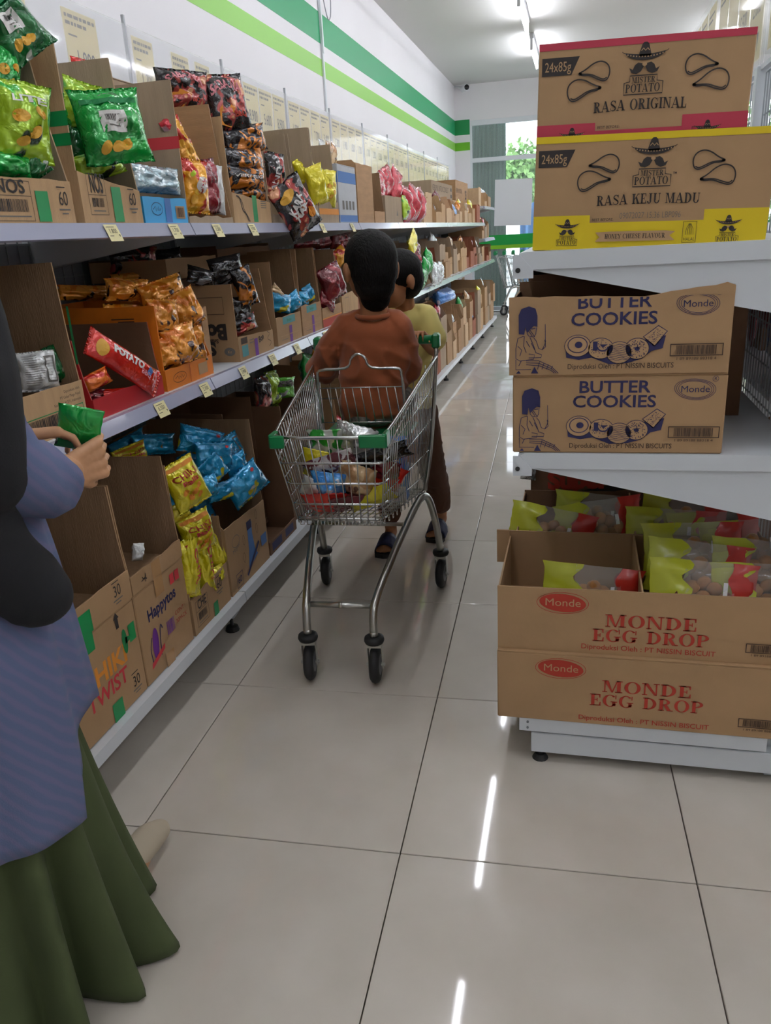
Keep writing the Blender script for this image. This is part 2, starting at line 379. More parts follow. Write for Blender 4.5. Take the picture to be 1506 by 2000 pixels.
# the ribbed dark panel behind the left part of the glass
rb = thing('roller_shutter', 'dark green ribbed shutter panel behind the left end of the glass front', 'shutter', (0, Y1 + .16, 0))
bm = bmesh.new()
for k in range(24):
    x = WX0 + .01 + k * .021; bbox(bm, x, 0, .05, x + .014, .012, WT - .02)
bbox(bm, WX0, .012, .03, WX0 + .52, .02, WT - .02)
for k in range(24):
    box('rib', WX0 + .012 + k * .021, -.006, .05, WX0 + .020 + k * .021, .001, WT - .02, mat('rib_lit_tone', '8ba69a', .4), rb)  # paler colour stands in for light on the ribs, which render flat
bmobj('ribbed_sheet', bm, mat('ribbed_green', '3a5a4c', .35, var=.3, vscale=1.4), rb)
# outside
struct(box('ground_outside', -14, Y1 + .13, -.3, 14, Y1 + 30, -.05, mat('outside_paving', 'a8a8a0', .9, var=.1, vscale=2)))
# ---------------------------------------------------------------- ceiling lights
TUBE = mat('lit_tube', 'f4f6ff', .4, emis=TUBE_POWER); FIX = mat('lamp_housing', 'c9cacc', .5)
def lamp(label, x, y):
    t = thing('fluorescent_lamp', label, 'ceiling light', (x, y, R_['h']), (0, 0, 0), 'fluorescent tube lamps in rows on the ceiling')
    box('housing', -.022, -.6, -.055, .022, .6, 0, FIX, t, .004)
    for s in (-1, 1): box('lamp_holder', -.015, s * .6 - .012, -.17, .015, s * .6 + .012, -.05, FIX, t, .003)
    bm = bmesh.new(); lathe(bm, [(.013, -.587), (.014, -.57), (.014, .57), (.013, .587)], 10, (0, 0, -.15), 'y'); bmobj('tube', bm, TUBE, t, True)
    return t
ordn = ['first', 'second', 'third', 'fourth', 'fifth', 'sixth', 'seventh', 'eighth', 'ninth', 'tenth', 'eleventh', 'twelfth', 'thirteenth', 'fourteenth', 'fifteenth', 'sixteenth', 'seventeenth', 'eighteenth', 'nineteenth', 'twentieth', 'twenty-first', 'twenty-second', 'twenty-third', 'twenty-fourth', 'twenty-fifth', 'twenty-sixth', 'twenty-seventh', 'twenty-eighth', 'twenty-ninth', 'thirtieth']
lamp0 = None
for row, (x, rn) in enumerate(((-.59, 'over the snack aisle'), (1.56, 'over the next aisle to the right'), (3.4, 'over the farthest right aisle'))):
    for k in range(-3, 5):
        y = 2.94 + 1.93 * k
        if y < R_['y0'] + .8: continue
        lb = 'white fluorescent tube %s, %s from the window end' % (rn, ordn[4 - k])
        if lamp0 is None: lamp0 = lamp(lb, x, y)
        else: copy_tree(lamp0, None, (x, y, R_['h']), None, lb)
# conduit on the wall
cd = thing('wall_conduit', 'thin white cable conduit running down the striped wall with a loose wire loop', 'conduit', (R_['x0'] + .015, 6.28, 1.7))
bm = bmesh.new(); bbox(bm, -.013, -.014, 0, .0, .014, .82); bbox(bm, -.013, -.012, .82, .006, .012, 1.35); bmobj('conduit_duct', bm, DM, cd)
bm = bmesh.new(); tube(bm, smooth_path([(0, .0, 1.35), (.004, .05, 1.24), (.01, .1, 1.1), (.01, .17, 1.05), (.01, .24, 1.12), (.01, .25, 1.3), (.01, .26, 1.5)]), .004, 5); bmobj('loose_wire', bm, mat('wire_sheath', '9a9aa0', .5), cd, True)
cc = thing('security_camera', 'small white security camera in the far corner under the ceiling', 'camera', (-1.70, 12.72, 3.17))
bm = bmesh.new(); lathe(bm, [(.042, -.09), (.047, -.08), (.047, .06), (.04, .07)], 14, (0, 0, 0), 'y'); bmobj('camera_body', bm, WHITEP, cc, True, rot=(0, 0, .5))
bm = bmesh.new(); lathe(bm, [(.036, -.097), (.036, -.088)], 14, (0, 0, 0), 'y'); bmobj('lens', bm, mat('lens_black', '15151c', .15), cc, True, rot=(0, 0, .5))
bm = bmesh.new(); tube(bm, [(0, .02, 0), (-.06, .1, .03), (-.16, .12, .05)], .016, 8); bmobj('bracket', bm, WHITEP, cc, True)
# notice sheet on the glass
nt = thing('notice_sheet', 'large blank white sheet stuck on the inside of the glass front', 'poster', (-1.31, Y1 + .022, 1.27), (0, .03, 0))
box('sheet', 0, -.004, 0, .56, 0, .66, WHITEP, nt)
# ---------------------------------------------------------------- left gondola run along the striped wall
def wire_grid(name, parent, x, y0, y1, z0, z1, dy, dz, r=.0016, m=MESHW):
    bm = bmesh.new()
    n = int((y1 - y0) / dy)
    for i in range(n + 1):
        y = y0 + (y1 - y0) * i / n; bbox(bm, x - r, y - r, z0, x + r, y + r, z1)
    n = max(1, int((z1 - z0) / dz))
    for i in range(n + 1):
        z = z0 + (z1 - z0) * i / n; bbox(bm, x + r, y0, z - r, x + 3 * r, y1, z + r)
    return tag(bmobj(name, bm, m, parent), kind='stuff')
LG = thing('shelving_run', 'long white steel shelf unit full of snack cartons along the striped wall', 'shelf', (-1.35, 1.27, 0))
BAY = .93; NB = 10
bays = [(i * BAY, (i + 1) * BAY) for i in range(9)] + [(9 * BAY, 9 * BAY + 1.1)]
tagprice = {('mid', 1.868): '6.500', ('mid', 2.137): '2.300', ('mid', 2.426): '3.900', ('mid', 2.697): '13.900', ('mid', 2.963): '1.900', ('top', 1.77): '1.800', ('top', 2.083): '1.700',
            ('top', 2.357): '2.500', ('top', 2.637): '9.900', ('top', 3.42): '1.500', ('top', 3.9): '8.900', ('mid', 3.35): '2.000', ('mid', 3.8): '4.500'}
def shelf_bay(z, y0, y1, level):
    s = box('shelf_board', -.25, y0 + .002, z - .022, .248, y1 - .002, z, STEEL, LG)
    bm = bmesh.new(); prism(bm, [(.249, z), (.262, z - .001), (.276, z - .034), (.271, z - .037), (.249, z - .03)], 'y', y0 + .003, y1 - .003)
    pr = bmobj('price_rail', bm, STEEL2, s)
    for yy in (y0 + .02, y1 - .02): panel('shelf_bracket', [(-.25, z - .022), (.22, z - .022), (.22, z - .04), (-.25, z - .11)], 'y', yy - .0015, yy + .0015, STEEL, s)
    for (lv, Y), t in tagprice.items():
        if lv == level and y0 <= Y - 1.27 < y1:
            yc = Y - 1.27; a = math.atan2(.014, .033)
            f = lambda u, v, l, yc=yc, z=z: (.2815 + .0004 * l - v * .40, yc + u, z - .037 + v * .95)
            me = []
            P = Print(f); P.rect(('price_tag', 'card'), -.028, -.006, .028, .034)
            P.text(('price_tag_lettering', 'ink_black'), t, 0, .013, .011, bold=.0); P.rect(('price_tag_lettering', 'ink_black'), -.022, .006, -.005, .0075); P.poly(('price_tag_lettering', 'ink_black'), [(.018, .01), (.024, .01), (.021, .003)])
            P.rect(('price_tag_lettering', 'ink_black'), -.022, .027, .012, .0285)
            P.build(s)
mat('card', 'e9e0a8', .5)
for i, (a, b) in enumerate(bays):
    last = i == 9
    for z, lv in (((.865, 'mid'), (1.31, 'top')) if not last else ((.865, 'mid'), (1.135, 'x'), (1.49, 'x'))): shelf_bay(z, a, b, lv)
    s = box('base_deck', -.25, a + .002, .128, .275, b - .002, .148, STEEL, LG)
    panel('deck_lip', [(.275, .149), (.289, .148), (.291, .114), (.286, .112), (.275, .118)], 'y', a + .003, b - .003, STEEL, s)
    wire_grid('mesh_panel', LG, -.262, a + .02, b - .02, .16, 1.58, .05, .1)
    box('back_panel', -.275, a + .012, .1, -.269, b - .012, 1.28, BACKP, LG)
for i in range(11):
    y = bays[i][0] if i < 10 else bays[9][1]
    box('upright', -.29, y - .015, 0, -.25, y + .015, 1.62, STEEL, LG, .002)
    ft = panel('base_bracket', [(-.25, .05), (-.25, .128), (.27, .128), (.27, .095), (.24, .05)], 'y', y - .012, y + .012, STEEL, LG)
    bm = bmesh.new(); lathe(bm, [(.006, .05), (.006, .02), (.02, .016), (.024, 0)], 12, (.225, y, 0)); bmobj('rubber_foot', bm, RUBBER, ft)
# clear price holders standing on the uprights
YC = [2.09, 2.92, 3.75, 4.58, 5.41, 6.24, 7.07, 7.9, 8.73, 9.56, 10.39]
def card_print(parent, loc, w, h, price, seed):
    f = lambda u, v, l: (loc[0] + .0007 * l, loc[1] + u, loc[2] + v)
    P = Print(f); r = random.Random(seed)
    k = ('lettering', 'ink_grey')
    for j, yy in enumerate((.93, .87)):
        x = w * .06
        while x < w * (.9 - .25 * j):
            l = r.uniform(.05, .16) * w; P.rect(k, x, h * yy, min(x + l, w * .94), h * (yy + .03)); x += l + w * .03
    P.rect(k, w * .1, h * .78, w * .35, h * .795)
    P.text(('lettering', 'ink_black'), price, w * .52, h * .53, h * .15, bold=.0, width=w * .58)
    P.poly(('lettering', 'ink_grey'), [(w * .75, h * .16), (w * .85, h * .16), (w * .8, h * .06)])
    P.build(parent)
prices = ['1.900', '1.800', '1.700', '1.700', '2.000', '5.500', '8.900', '5.600', '8.900', '1.900', '1.900', '7.700', '3.400', '2.300']
pi = 0
cards0 = {2: [(2.20, .15, .3), (2.53, .17, .33)], 3: [], }
n_h = 0
for i in range(len(YC) - 1):
    y0 = YC[i] + .008; y1 = YC[i + 1] - .008
    h = thing('price_card_holder', 'clear acrylic price card holder above the top shelf, %s from the near end' % ordn[i], 'card holder', (-1.6, y0, 1.60), (0, 0, 0), 'clear acrylic holders with yellow price cards')
    box('back_sheet', -.004, 0, .0, -.002, y1 - y0, .40, ACRY, h); box('front_sheet', .006, 0, 0, .008, y1 - y0, .40, ACRY, h)
    box('holder_edge', -.004, 0, -.012, .01, y1 - y0, 0, mat('rail_white', 'd0d2d6', .4), h)
    box('support_rod', -.006, -.013, -.02, .004, -.003, .43, mat('rod_grey', 'b4b7bc', .4), h)
    if i == 0: cs = [(.1, .16), (.44, .19)]
    elif i == 1: cs = [(.03, .15), (.33, .15), (.54, .14)]
    else: cs = [(.03 + .195 * q, .18) for q in range(4)]
    for q, (cy, cw) in enumerate(cs):
        c = box('price_card', -.0005, cy, .03, .0005, cy + cw, .375, CARD, h)
        card_print(c, (.0012, cy, .03), cw, .345, prices[pi % 14], pi); pi += 1
# ---------------------------------------------------------------- right gondola, seen from its end
RG = thing('aisle_gondola', 'white double-sided steel shelf unit whose end faces the camera at right', 'shelf', (.47, 1.65, 0))
GL = 2.76
for k in range(3):
    a = k * .92; b = a + .92
    for sgn, side in ((-1, 'left'), (1, 'right')):
        for z in (.79, 1.2):
            x0, x1 = sorted((sgn * .03, sgn * .575))
            s = box('shelf_board', x0, a, z - .02, x1, b - .003, z, STEEL, RG)
            panel('price_rail', [(sgn * .575, z), (sgn * .588, z - .002), (sgn * .596, z - .034), (sgn * .575, z - .03)], 'y', a + .002, b - .004, STEEL2 if k else STEEL, s)
            for yy in (a, b - .006):
                panel('shelf_bracket', [(sgn * .03, z - .008), (sgn * .03, z - .15), (sgn * .56, z - .036), (sgn * .575, z - .033), (sgn * .575, z - .008)], 'y', yy + .002, yy + .005, STEEL, s)
            if k == 0:
                panel('end_lip', [(sgn * .03, z), (sgn * .575, z), (sgn * .585, z - .005), (sgn * .585, z - .034), (sgn * .03, z - .034)], 'y', -.004, .001, STEEL, s)
                bm = bmesh.new(); prism(bm, [(sgn * .585, z - .006), (sgn * .600, z - .006), (sgn * .600, z - .05), (sgn * .56, z - .05), (sgn * .56, z - .035)], 'y', -.006, -.003); bmobj('hook_plate', bm, STEEL, s)
                bm = bmesh.new(); lathe(bm, [(.005, -.0085), (.005, -.006)], 10, (sgn * .59, 0, z - .034), 'y'); bmobj('bolt_hole', bm, RUBBER, s)
        x0, x1 = sorted((sgn * .03, sgn * .575))
        s = box('base_deck', x0, a, .108, x1, b - .003, .128, STEEL, RG)
        if k == 0:
            box('deck_end', x0 - (.01 if sgn < 0 else 0), -.006, .092, x1 + (.01 if sgn > 0 else 0), .0, .128, STEEL, s)
            for q in (-.022, ): 
                bm = bmesh.new(); lathe(bm, [(.003, -.0085), (.003, -.006)], 8, (sgn * .565, 0, .118), 'y'); lathe(bm, [(.003, -.0085), (.003, -.006)], 8, (sgn * .565, 0, .102), 'y'); bmobj('bolt_hole', bm, mat('bolt_grey', '7c8084', .4), s)
    for yy in (a, ):
        for sgn in (-1, 1):
            x0, x1 = sorted((0, sgn * .557))
            bb = box('base_beam', x0, yy, .028, x1, yy + .03, .084, STEEL, RG, .002)
            bm = bmesh.new(); lathe(bm, [(.006, .03), (.006, .014), (.012, .013), (.02, 0)], 14, (sgn * .535, yy + .02, 0)); bmobj('rubber_foot', bm, RUBBER, bb)
    wire_grid('mesh_panel', RG, 0, a + .03, b - .03, .15, 1.6, .033, .1, .0016)
box('base_beam', -.557, GL - .03, .028, .557, GL, .084, STEEL, RG, .002)
for k in range(4): box('upright', -.02, k * .92 - .01 if k else .032, 0, .02, k * .92 + .03 if k else .07, 1.62, STEEL, RG, .002)
for k in range(3):
    h = thing('price_card_holder', 'clear acrylic price card holder over the right shelf unit, %s from the near end' % ordn[k], 'card holder', (.47, 1.69 + .92 * k, 1.62), (0, 0, 0), 'clear acrylic holders over the right shelf unit')
    box('back_sheet', -.01, 0, 0, -.008, .9, .40, ACRY, h); box('front_sheet', .0, 0, 0, .002, .9, .40, ACRY, h); box('holder_edge', -.012, 0, -.012, .004, .9, 0, mat('rail_white', 'd0d2d6', .4), h)
    for q in range(4):
        c = box('price_card', -.005, .03 + .21 * q, .03, -.004, .215 + .21 * q, .375, CARD, h)
        P = Print(lambda u, v, l, q=q: (-.0055 - .0005 * l, .215 + .21 * q - u, .03 + v))
        P.text(('lettering', 'ink_grey'), prices[(k * 4 + q) % 14], .095, .12, .05, bold=0, width=.11); P.rect(('lettering', 'ink_grey'), .02, .31, .16, .318); P.rect(('lettering', 'ink_grey'), .02, .29, .12, .298); P.poly(('lettering', 'ink_grey'), [(.13, .07), (.15, .07), (.14, .02)])
        P.build(c)
# ---------------------------------------------------------------- cartons
def jag(x0, z0, x1, z1, n, amp, r): 
    return [(x0 + (x1 - x0) * i / n, z0 + (z1 - z0) * i / n + (r.uniform(-amp, amp) if 0 < i < n else 0)) for i in range(n + 1)]
def carton(label, loc, rz, L, D, hf, hb, hn, hs, m=K1, mi=K3, cutn=.02, cuts=.02, amp=.002, hf2=None, group='open snack cartons on the left shelves', tk=.004, name='carton', simple=False, tilt=0, near=True, lid=False, prof=None):
    """open tray: front at local y=0 (height hf at x=0, hf2 at x=L), back at y=D, side walls at x=0 (hn) and x=L (hs)"""
    r = random.Random(int(abs(loc[1]) * 1000 + loc[2] * 77)); hf2 = hf if hf2 is None else hf2
    n = 8 if not simple else 3
    fr = [(0, 0), (L, 0)] + (jag(L, hf2, 0, hf, n, amp, r) if not prof else list(reversed(prof)))
    def side(h, hfx, cut): return [(tk, 0), (D - tk, 0), (D - tk, min(hb, h))] + jag(D - tk, h, max(cut, tk + .001), h, 3, amp, r) + [(tk + cut * .4, hfx + (h - hfx) * .35), (tk, hfx)] if h > hfx + .01 else [(tk, 0), (D - tk, 0), (D - tk, h), (tk, h)]
    if simple:
        bm = bmesh.new(); prism(bm, fr, 'y', 0, tk); prism(bm, side(hn, hf, cutn), 'x', 0, tk); prism(bm, side(hs, hf2, cuts), 'x', L - tk, L); bbox(bm, 0, D - tk, 0, L, D, hb); bbox(bm, tk, tk, 0, L - tk, D - tk, tk)
        o = bmobj(name, bm, m, None, loc=loc, rot=(0, tilt, rz)); return tag(o, label, 'carton', group)
    t = thing(name, label, 'carton', loc, (0, tilt, rz), group)
    panel('front_panel', fr, 'y', 0, tk, m, t); box('back_panel', 0, D - tk, 0, L, D, hb, mi, t); box('bottom_panel', tk, tk, 0, L - tk, D - tk, tk, mi, t)
    def wallp(x, pts, outside):   # two plies, the inner face of raw board
        h = tk / 2; c = bmesh.new(); prism(c, pts, 'x', x, x + h); d = bmesh.new(); prism(d, pts, 'x', x + h, x + tk)
        bmobj('side_panel', c, m if outside else mi, t); bmobj('side_panel', d, mi if outside else m, t)
    wallp(0, side(hn, hf, cutn), True); wallp(L - tk, side(hs, hf2, cuts), False)
    if lid: box('top_flap', 0, 0, max(hf, hn), L, D, max(hf, hn) + tk, m, t)
    return t
def closed_carton(label, loc, rz, L, D, H, m=K1, group=None, flaps=True, name='carton', tilt=(0, 0), seam=.003):
    t = thing(name, label, 'carton', loc, (tilt[0], tilt[1], rz), group); tk = .004
    bm = bmesh.new(); bbox(bm, 0, 0, 0, L, D, H - tk, .0025); bmobj('box_body', bm, m, t)
    box('top_flap', 0.001, 0, H - tk, L - .001, D / 2 - seam / 2, H, m, t, .001); box('top_flap', 0.001, D / 2 + seam / 2, H - tk, L - .001, D, H, m, t, .001)
    return t
# ---------------------------------------------------------------- snack packs
def foil(name, c1, c2=None, c3=None, scale=14, rough=.2, p=(.45, .6), metal=.25, coat=.8, seedoff=0):
    if name in MATS: return MATS[name]
    m = mat(name, c1, rough, metal, coat=coat); n = m.node_tree.nodes; l = m.node_tree.links; b = n['Principled BSDF']
    tc = n.new('ShaderNodeTexCoord'); mp = n.new('ShaderNodeMapping'); mp.inputs['Location'].default_value = (seedoff, seedoff * 1.7, 0); l.new(tc.outputs['Object'], mp.inputs[0])
    if c2:
        t = n.new('ShaderNodeTexNoise'); t.inputs['Scale'].default_value = scale; t.inputs['Detail'].default_value = 2; t.inputs['Distortion'].default_value = .6; l.new(mp.outputs[0], t.inputs[0])
        r = n.new('ShaderNodeValToRGB'); r.color_ramp.interpolation = 'EASE'
        e = r.color_ramp.elements; e[0].position = p[0]; e[0].color = lin(c1); e[1].position = p[0] + .04; e[1].color = lin(c2)
        if c3:
            x = e.new(p[1]); x.color = lin(c2); x = e.new(p[1] + .03); x.color = lin(c3)
        l.new(t.outputs['Fac'], r.inputs[0]); l.new(r.outputs[0], b.inputs['Base Color'])
    w = n.new('ShaderNodeTexNoise'); w.inputs['Scale'].default_value = 38; w.inputs['Detail'].default_value = 2; w.inputs['Distortion'].default_value = 1.2; l.new(mp.outputs[0], w.inputs[0])
    bp = n.new('ShaderNodeBump'); bp.inputs['Strength'].default_value = .55; bp.inputs['Distance'].default_value = .008; l.new(w.outputs['Fac'], bp.inputs['Height']); l.new(bp.outputs[0], b.inputs['Normal'])
    if coat: l.new(bp.outputs[0], b.inputs['Coat Normal'])
    return m
F_GREEN = foil('green_foil', '06a03a', '0a8a34', '0b3a1c', 9, p=(.52, .66)); F_LIME = foil('lime_foil', '2fae3a', 'a9cf2c', '0c2f18', 8, p=(.4, .6))
F_BLACKO = foil('black_orange_foil', '15141a', 'c6761f', '1a1518', 16, p=(.5, .58)); F_BLACKG = foil('black_grey_foil', '131316', '8e8f94', '17161a', 12, p=(.58, .66)); F_BLACKR = foil('black_red_foil', '1b1517', 'a33a36', 'd8996e', 15, p=(.5, .58))
F_ORANGE = foil('orange_foil', 'd9760f', 'e89a30', '3a1c14', 17, p=(.42, .57), rough=.18); F_RED = foil('red_foil', 'cc1a12', 'd8260f', None, 9); F_REDY = foil('red_yellow_foil', 'c02a16', 'e9a41f', 'f0c23a', 12, p=(.45, .6))
F_YEL = foil('yellow_foil', 'd8cc12', 'e8da2a', 'c89a1c', 12, p=(.45, .68)); F_BLUE = foil('blue_foil', '0f9bd0', '1fa8dc', 'b98a2c', 15, p=(.5, .64)); F_CYAN = foil('blue_yellow_foil', '0e94c8', '17a0d4', 'd6cf24', 9, p=(.5, .6))
F_MAROON = foil('maroon_foil', '6a1420', '8a1c2a', 'b9766e', 12, p=(.48, .68)); F_CRIM = foil('crimson_foil', 'b01c30', 'c92a3c', 'd9a0a4', 12, p=(.48, .62)); F_SILV = foil('silver_foil', 'c9cccc', 'dcdedc', '7a7f7c', 22, p=(.5, .66), metal=.7)
F_GDARK = foil('dark_green_foil', '0b5a2c', '0c6a30', 'bfc4b8', 14, p=(.5, .64)); F_BROWN = foil('brown_foil', '4a2014', '7a3a1c', 'c78a4a', 15, p=(.5, .62)); F_WHITE = foil('white_foil', 'd6dad8', 'e2e4e2', '9a9f9e', 14, p=(.5, .7), metal=.1); F_BLUW = foil('blue_white_foil', '2e6fc0', '4a8ad4', 'dfe6f0', 14, p=(.45, .6))
F_CLEAR = foil('crumpled_clear_film', 'a9c4cc', 'c6d6dc', '7f9aa4', 30, p=(.45, .6), metal=.35, rough=.15); F_TAN = foil('tan_foil', 'b98a5a', 'd8b888', '6a4630', 14, p=(.45, .6))
def bag_surface(w, h, t, seed, wr=1.0):
    off = Vector((seed * 7.31, seed * 3.17, seed * 1.93))
    def f(u, v, side):   # u, v in -1..1
        e = max(0, 1 - abs(u) ** 2.6) ** .75 * max(0, 1 - abs(v * 1.12) ** 3.2) ** .7 if abs(v) < 1 / 1.12 else 0
        nz = noise.noise(Vector((u * 1.6, v * 1.6, side * 3)) + off) * .35 + noise.noise(Vector((u * 3.5, v * 3.2, side * 5)) + off) * .2
        rid = (1 - abs(noise.noise(Vector((u * 2.6 + v, v * 1.4, side * 9)) + off * 2)) * 2.4)
        fold = .12 * wr * max(0, rid) ** 3
        crimp = .03 * wr * math.sin(u * 22 + seed) * max(0, abs(v) - .72) * 3.2
        y = side * t / 2 * e * (1 + nz * wr) - side * t * fold * e + crimp * t
        pinch = 1 - .07 * (1 - abs(v) ** 4) + .03 * wr * noise.noise(Vector((v * 3, side, 1)) + off)
        return Vector((u * w / 2 * pinch, y + .05 * h * wr * noise.noise(Vector((0, v * 1.2, 4)) + off), v * h / 2 + .02 * h * wr * noise.noise(Vector((u * 2.4, 7, v)) + off)))
    return f
_bagmesh = {}
def bag_mesh(w, h, t, seed, m, wr=1.0, n=(14, 18)):
    k = (w, h, t, seed, m.name, wr)
    if k in _bagmesh: return _bagmesh[k]
    f = bag_surface(w, h, t, seed, wr); nx, nz = n; V = []; F = []; idx = {}
    for s in (-1, 1):
        for j in range(nz + 1):
            for i in range(nx + 1):
                edge = i in (0, nx) or j in (0, nz)
                if s == 1 and edge: idx[s, i, j] = idx[-1, i, j]; continue
                p = f(-1 + 2 * i / nx, -1 + 2 * j / nz, s); idx[s, i, j] = len(V); V.append(p)
        for j in range(nz):
            for i in range(nx):
                q = (idx[s, i, j], idx[s, i + 1, j], idx[s, i + 1, j + 1], idx[s, i, j + 1]); F.append(q if s < 0 else q[::-1])
    me = bpy.data.meshes.new('snack_pack'); me.from_pydata([tuple(v) for v in V], [], F); me.update(); me.shade_smooth(); me.materials.append(m)
    _bagmesh[k] = me; return me
def bag(label, m, loc, rot, w=.15, h=.2, t=.06, seed=1, group=None, prints=None, cat='snack pack', name='snack_pack', wr=1.25, n=(14, 18)):
    o = new_obj(name, bag_mesh(w, h, t, seed, m, wr, n), None, None, loc, rot); tag(o, label, cat, group)
    if prints:
        s = bag_surface(w, h, t, seed, wr)
        P = Print(lambda u, v, l: s(2 * u / w, 2 * v / h, -1) + Vector((0, -.002 - .0005 * l, 0)), True); prints(P, w, h); P.build(o)
    return o
def pr_chips(lab=None, chip='ink_gold', letter='ink_white', dark='ink_black'):
    def f(P, w, h):
        for (x, y, a, r) in ((-.15, .05, .5, 0), (.12, -.12, .42, .6), (.2, .12, .38, -.5), (-.1, -.25, .4, .3)): P.ell(('printed_chips', chip), x * w, y * h, .16 * w * a * 2, .07 * h * a * 2.2, r, 14)
        if lab: P.text(('lettering', letter), lab, 0, .22 * h, .09 * h, width=.6 * w, bold=.03)
    return f
def pr_label(P, w, h):
    P.rect(('price_sticker', 'ink_white'), -.2 * w, -.12 * h, .16 * w, .16 * h); P.barcode(('barcode', 'ink_black'), -.13 * w, .02 * h, .1 * w, .11 * h, 16, 3); P.rect(('barcode', 'ink_grey'), -.1 * w, -.05 * h, .06 * w, -.03 * h)
    for (x, y, a) in ((-.2, -.3, .5), (-.02, -.3, .42), (.1, -.28, .45)): P.ell(('printed_chips', 'ink_gold'), x * w, y * h, .1 * w, .07 * h, a, 12)
    P.rect(('dark_band', 'ink_green'), -.42 * w, .27 * h, .42 * w, .34 * h)
def pr_balls(l1='CHIKI', l2='Balls'):
    def f(P, w, h):
        P.rect(('orange_band', 'ink_orange'), -.44 * w, .36 * h, .44 * w, .43 * h)
        P.text(('lettering', 'ink_red'), l1, 0, .16 * h, .12 * h, width=.7 * w, bold=.02); P.text(('lettering', 'ink_cherry'), l2, .05 * w, .03 * h, .1 * h, width=.5 * w, bold=.025)
        for (x, y) in ((-.2, -.1), (.05, -.14), (.22, -.08), (-.08, -.24), (.16, -.26)): P.ell(('printed_snacks', 'ink_orange'), x * w, y * h, .09 * w, .055 * h, .5, 12)
    return f
def pr_stripe(P, w, h):
    P.poly(('orange_stripe', 'ink_red'), [(-.25 * w, -.42 * h), (-.12 * w, -.42 * h), (-.05 * w, .42 * h), (-.2 * w, .42 * h)]); P.text(('lettering', 'ink_cherry'), 'CHIKI', .16 * w, .05 * h, .09 * h, width=.6 * h, rot=-PI / 2, bold=.02)
def pr_word(word, m='ink_white', rot=0.0, y=.08, wd=.7, extra=None):
    def f(P, w, h):
        P.text(('lettering', m), word, 0, y * h, .13 * h, width=wd * (w if not rot else h), rot=rot, bold=.03)
        if extra: 
            for (x, yy, c) in extra: P.ell(('printed_emblem', c), x * w, yy * h, .12 * w, .06 * h, .2, 14)
    return f
def pr_nutri(P, w, h):
    r = random.Random(4)
    for j in range(14):
        P.rect(('fine_print', 'ink_grey'), -.4 * w, (.38 - j * .055) * h, (-.4 + r.uniform(.3, .5)) * w, (.392 - j * .055) * h)
    P.frame(('fine_print', 'ink_grey'), .12 * w, -.3 * h, .4 * w, .36 * h, .004)
    for j in range(8): P.rect(('fine_print', 'ink_grey'), .14 * w, (.3 - j * .07) * h, .38 * w, (.308 - j * .07) * h)
# ---------------------------------------------------------------- left shelves, goods near the camera
H = PI / 2
